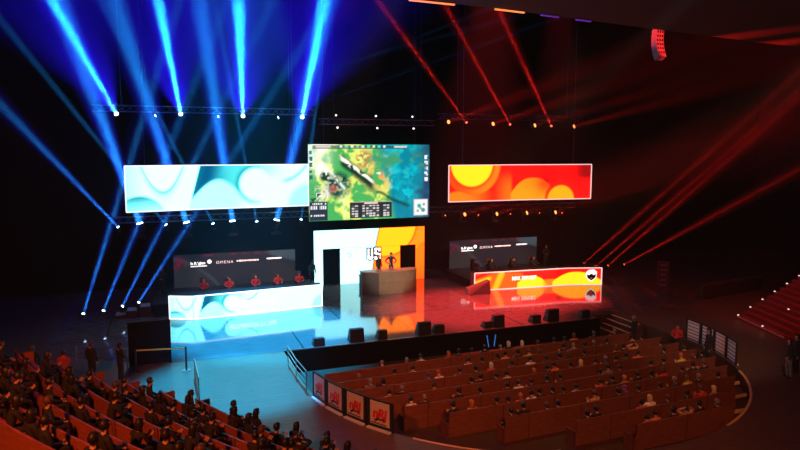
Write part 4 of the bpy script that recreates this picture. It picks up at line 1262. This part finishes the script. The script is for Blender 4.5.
KIND = {  # lens radius, lens material, [(cone deg, blend, colour, watts)], hung?, wording, group, where
    'UB': (.16, 'lens_blue', [(3.0, .5, BLUE, 1.5e7), (9, 1, DBLUE, 8e5), (34, 1, DBLUE, 1.5e5)], True, 'blue moving head light on the upper truss', 'upper blue moving heads'),
    'UT': (.1, 'lens_blue', [(1.0, .5, BLUE, 5e5)], True, 'small blue pin light on the upper truss', 'blue pin lights on the upper truss'),
    'LS': (.12, 'lens_blue', [(2.2, .5, BLUE, 2e6)], 'side', 'small blue beam light on the lower truss', 'small blue lights on the lower truss'),
    'LW': (.1, 'lens_blue', [(3.6, .7, BLUE, 1.5e6), (8, 1, DBLUE, 3e5)], 'side', 'blue beam light at the outer end of the lower truss', 'small blue lights on the lower truss'),
    'LB': (.27, 'lens_blue', [(6, .8, BLUE, 3.4e6), (13, 1, DBLUE, 1e6)], 'side', 'large blue moving head light under the white banner', 'large blue lights on the lower truss'),
    'FB': (.1, 'lens_blue', [(2.4, .5, BLUE, 2e6), (7, 1, DBLUE, 2.5e5)], False, 'blue beam light standing on the floor beyond the tiers', 'blue floor beam lights'),
    'UR': (.1, 'lens_red', [(1.6, .6, REDL, 2.2e6), (6, 1, REDL, 6e4)], True, 'red beam light on the upper truss', 'upper red beam lights'),
    'UA': (.2, 'lens_amber', [(9, 1, REDL, 4e4)], True, 'amber lamp on the upper truss', 'upper amber lamps'),
    'LA': (.2, 'lens_amber', [(8, 1, REDL, 6e4)], 'side', 'amber lamp under the red banner', 'lower amber lamps'),
    'LR': (.06, 'lens_red', [(2, 1, REDL, 3e4)], 'side', 'small red lamp under the red banner', 'small red lamps on the lower truss'),
    'FR': (.1, 'lens_red', [(1.8, .6, REDL, 1.6e6), (7, 1, REDL, 2e5)], False, 'red beam light standing behind the red team desk', 'red floor beam lights'),
}
cnt = {}
for (k, x, y, z, a, b_, c) in BEAMS:
    r, lm, beams, hung, txt, grp = KIND[k]
    i = cnt.get(k, 0); cnt[k] = i + 1
    hm = HM.get(r) or HM.setdefault(r, head_meshes(r))
    side = hung == 'side'; hung = hung is True
    if not hung and not side: z = max(z, 3.2 * r)
    d = Vector((a, b_, c)).normalized()
    t = thing('stage_light', txt + ', ' + ORD[i] + ' from the left', 'stage light', (x, y, z), 0, grp)
    sg = 1 if hung else -1
    ob = bpy.data.objects.new('base', hm[0]); COL.objects.link(ob); ob.parent = t; ob.location = (0, 0, sg * 2.5 * r)
    oy = bpy.data.objects.new('yoke', hm[1]); COL.objects.link(oy); oy.parent = t; oy.location = (0, 0, sg * 1.95 * r)
    az = math.atan2(d.y, d.x) - PI / 2
    oy.rotation_euler = (0, 0, az) if hung else (PI, 0, az)
    oh = bpy.data.objects.new('head', hm[2]); COL.objects.link(oh); oh.parent = t
    oh.rotation_mode = 'QUATERNION'; q = d.to_track_quat('Z', 'Y'); oh.rotation_quaternion = q
    ol = bpy.data.objects.new('lens', hm[3]); COL.objects.link(ol); ol.parent = oh
    ol.material_slots[0].link = 'OBJECT'; ol.material_slots[0].material = MATS[lm]
    if side:
        m_ = MB(); m_.tube((0, 0, -2.6 * r), (0, .42, -2.6 * r), .03, 6); m_.tube((0, .42, -2.6 * r), (0, .42, .3), .03, 6); m_.build('bracket', M_metal, t)
    if hung:
        m_ = MB(); m_.tube((0, 0, 2.8 * r), (0, 0, 2.8 * r + (.35 if y > 47.3 else .25)), .03, 6); m_.build('clamp', M_metal, t)
    for j, (deg, bl, colr, wt) in enumerate(beams):
        if j == 0:                                    # the core of the beam leaves the whole lens
            l = bpy.data.lights.new('beam', 'AREA'); l.shape = 'DISK'; l.size = 1.5 * r; l.spread = math.radians(deg)
            l.energy = wt * 3.2 / (4 * PI) * PI * math.radians(deg / 2) ** 2 * 1.0
        else:
            l = bpy.data.lights.new('beam', 'SPOT'); l.spot_size = math.radians(deg); l.spot_blend = bl; l.shadow_soft_size = .03  # wider, dimmer spot added so the haze round the beam glows
            l.energy = wt * 3.2
        lo = bpy.data.objects.new('beam', l); COL.objects.link(lo)
        l.color = colr
        lo.location = Vector((x, y, z)) + d * (1.2 * r); lo.rotation_euler = d.to_track_quat('-Z', 'Y').to_euler()
# three pairs of small white lamps over the central screen
for i, x in enumerate((12.2, 15.3, 18.25)):
    for j, z in enumerate((12.75, 11.85)):
        t = thing('par_lamp', 'small white lamp %s the short central truss, %s pair from left' % ('on top of' if j == 0 else 'under', ORD[i]), 'stage light', (x + .1 * j, 47.35, z), 0, 'white lamps on the central truss')
        m_ = MB(); m_.tube((0, .25, .02), (0, 0, 0), .09, 12, .1); m_.build('can', M_black, t)
        m_ = MB(); m_.tube((0, 0, 0), (0, -.02, -.003), .07, 12); m_.build('lens', M_lens_white, t)
        m_ = MB(); m_.tube((0, .2, 0), (0, .3, .1 if j else -.1), .02, 6); m_.build('bracket', M_metal, t)

# ------------------------------------------------------------------ wash lights, house lights and added fill spots
def spot(name, pos, aim, deg, colr, watts, blend=.6, size=.25):
    l = bpy.data.lights.new(name, 'SPOT'); o = bpy.data.objects.new(name, l); COL.objects.link(o)
    l.spot_size = math.radians(deg); l.spot_blend = blend; l.color = colr; l.energy = watts; l.shadow_soft_size = size
    o.location = pos; o.rotation_euler = (Vector(aim) - Vector(pos)).to_track_quat('-Z', 'Y').to_euler()
    return o
CYAN = (.0, .42, 1.0)
spot('cyan_wash', (5.2, 37.5, 24.2), (5.2, 36.4, 0), 31, CYAN, 170000, .6)
spot('cyan_wash', (2.6, 29.5, 24.2), (2.7, 28.5, 0), 23, CYAN, 170000, .6)
spot('red_wash', (20, 37.6, 24.2), (18.5, 37.4, 0), 32, (1, .04, .04), 130000, .8)
spot('red_wash', (25, 37.6, 24.2), (24.6, 38, 0), 22, (1, .03, .04), 70000, .8)
spot('front_fill', (6, 14, 15.6), (5.5, 43, 2.1), 14, (1, .6, .42), 26000, .6)  # added fill in place of monitor glow, brightens the white desk's players
spot('front_fill', (15, 14, 15.6), (15, 43.5, 1.7), 8, (1, .8, .6), 40000, .6)  # added fill for the caster desk and the people behind it
spot('front_fill', (24, 14, 15.6), (25, 43.4, 2.2), 14, (1, .5, .3), 40000, .6)  # added fill to lift the dark players at the red desk
spot('house_warm', (8, 4, 15.5), (15.5, 25.5, -.5), 58, (1, .27, .13), 7800, .8, .5)
spot('house_warm', (17, 24.5, 15.8), (16.5, 25.5, -.5), 58, (1, .55, .22), 1900, .7, .4)
spot('house_warm', (17, 12, 15.7), (25.8, 25.5, .3), 26, (1, .5, .4), 5000, .8, .5)  # extra spot, added to brighten the striped barriers and pit stairs
spot('house_red', (-8, 5, 15.5), (-1, 20.5, 2), 58, (1, .18, .04), 14000, .8, .5)
spot('array_red', (34, 16, 12), (25.7, 29.8, 16.1), 7, (1, .03, .03), 40000, .6, .1)
spot('stair_red', (28, 14, 15.5), (34.5, 27, 1.5), 30, (1, .12, .08), 6500, .8, .3)
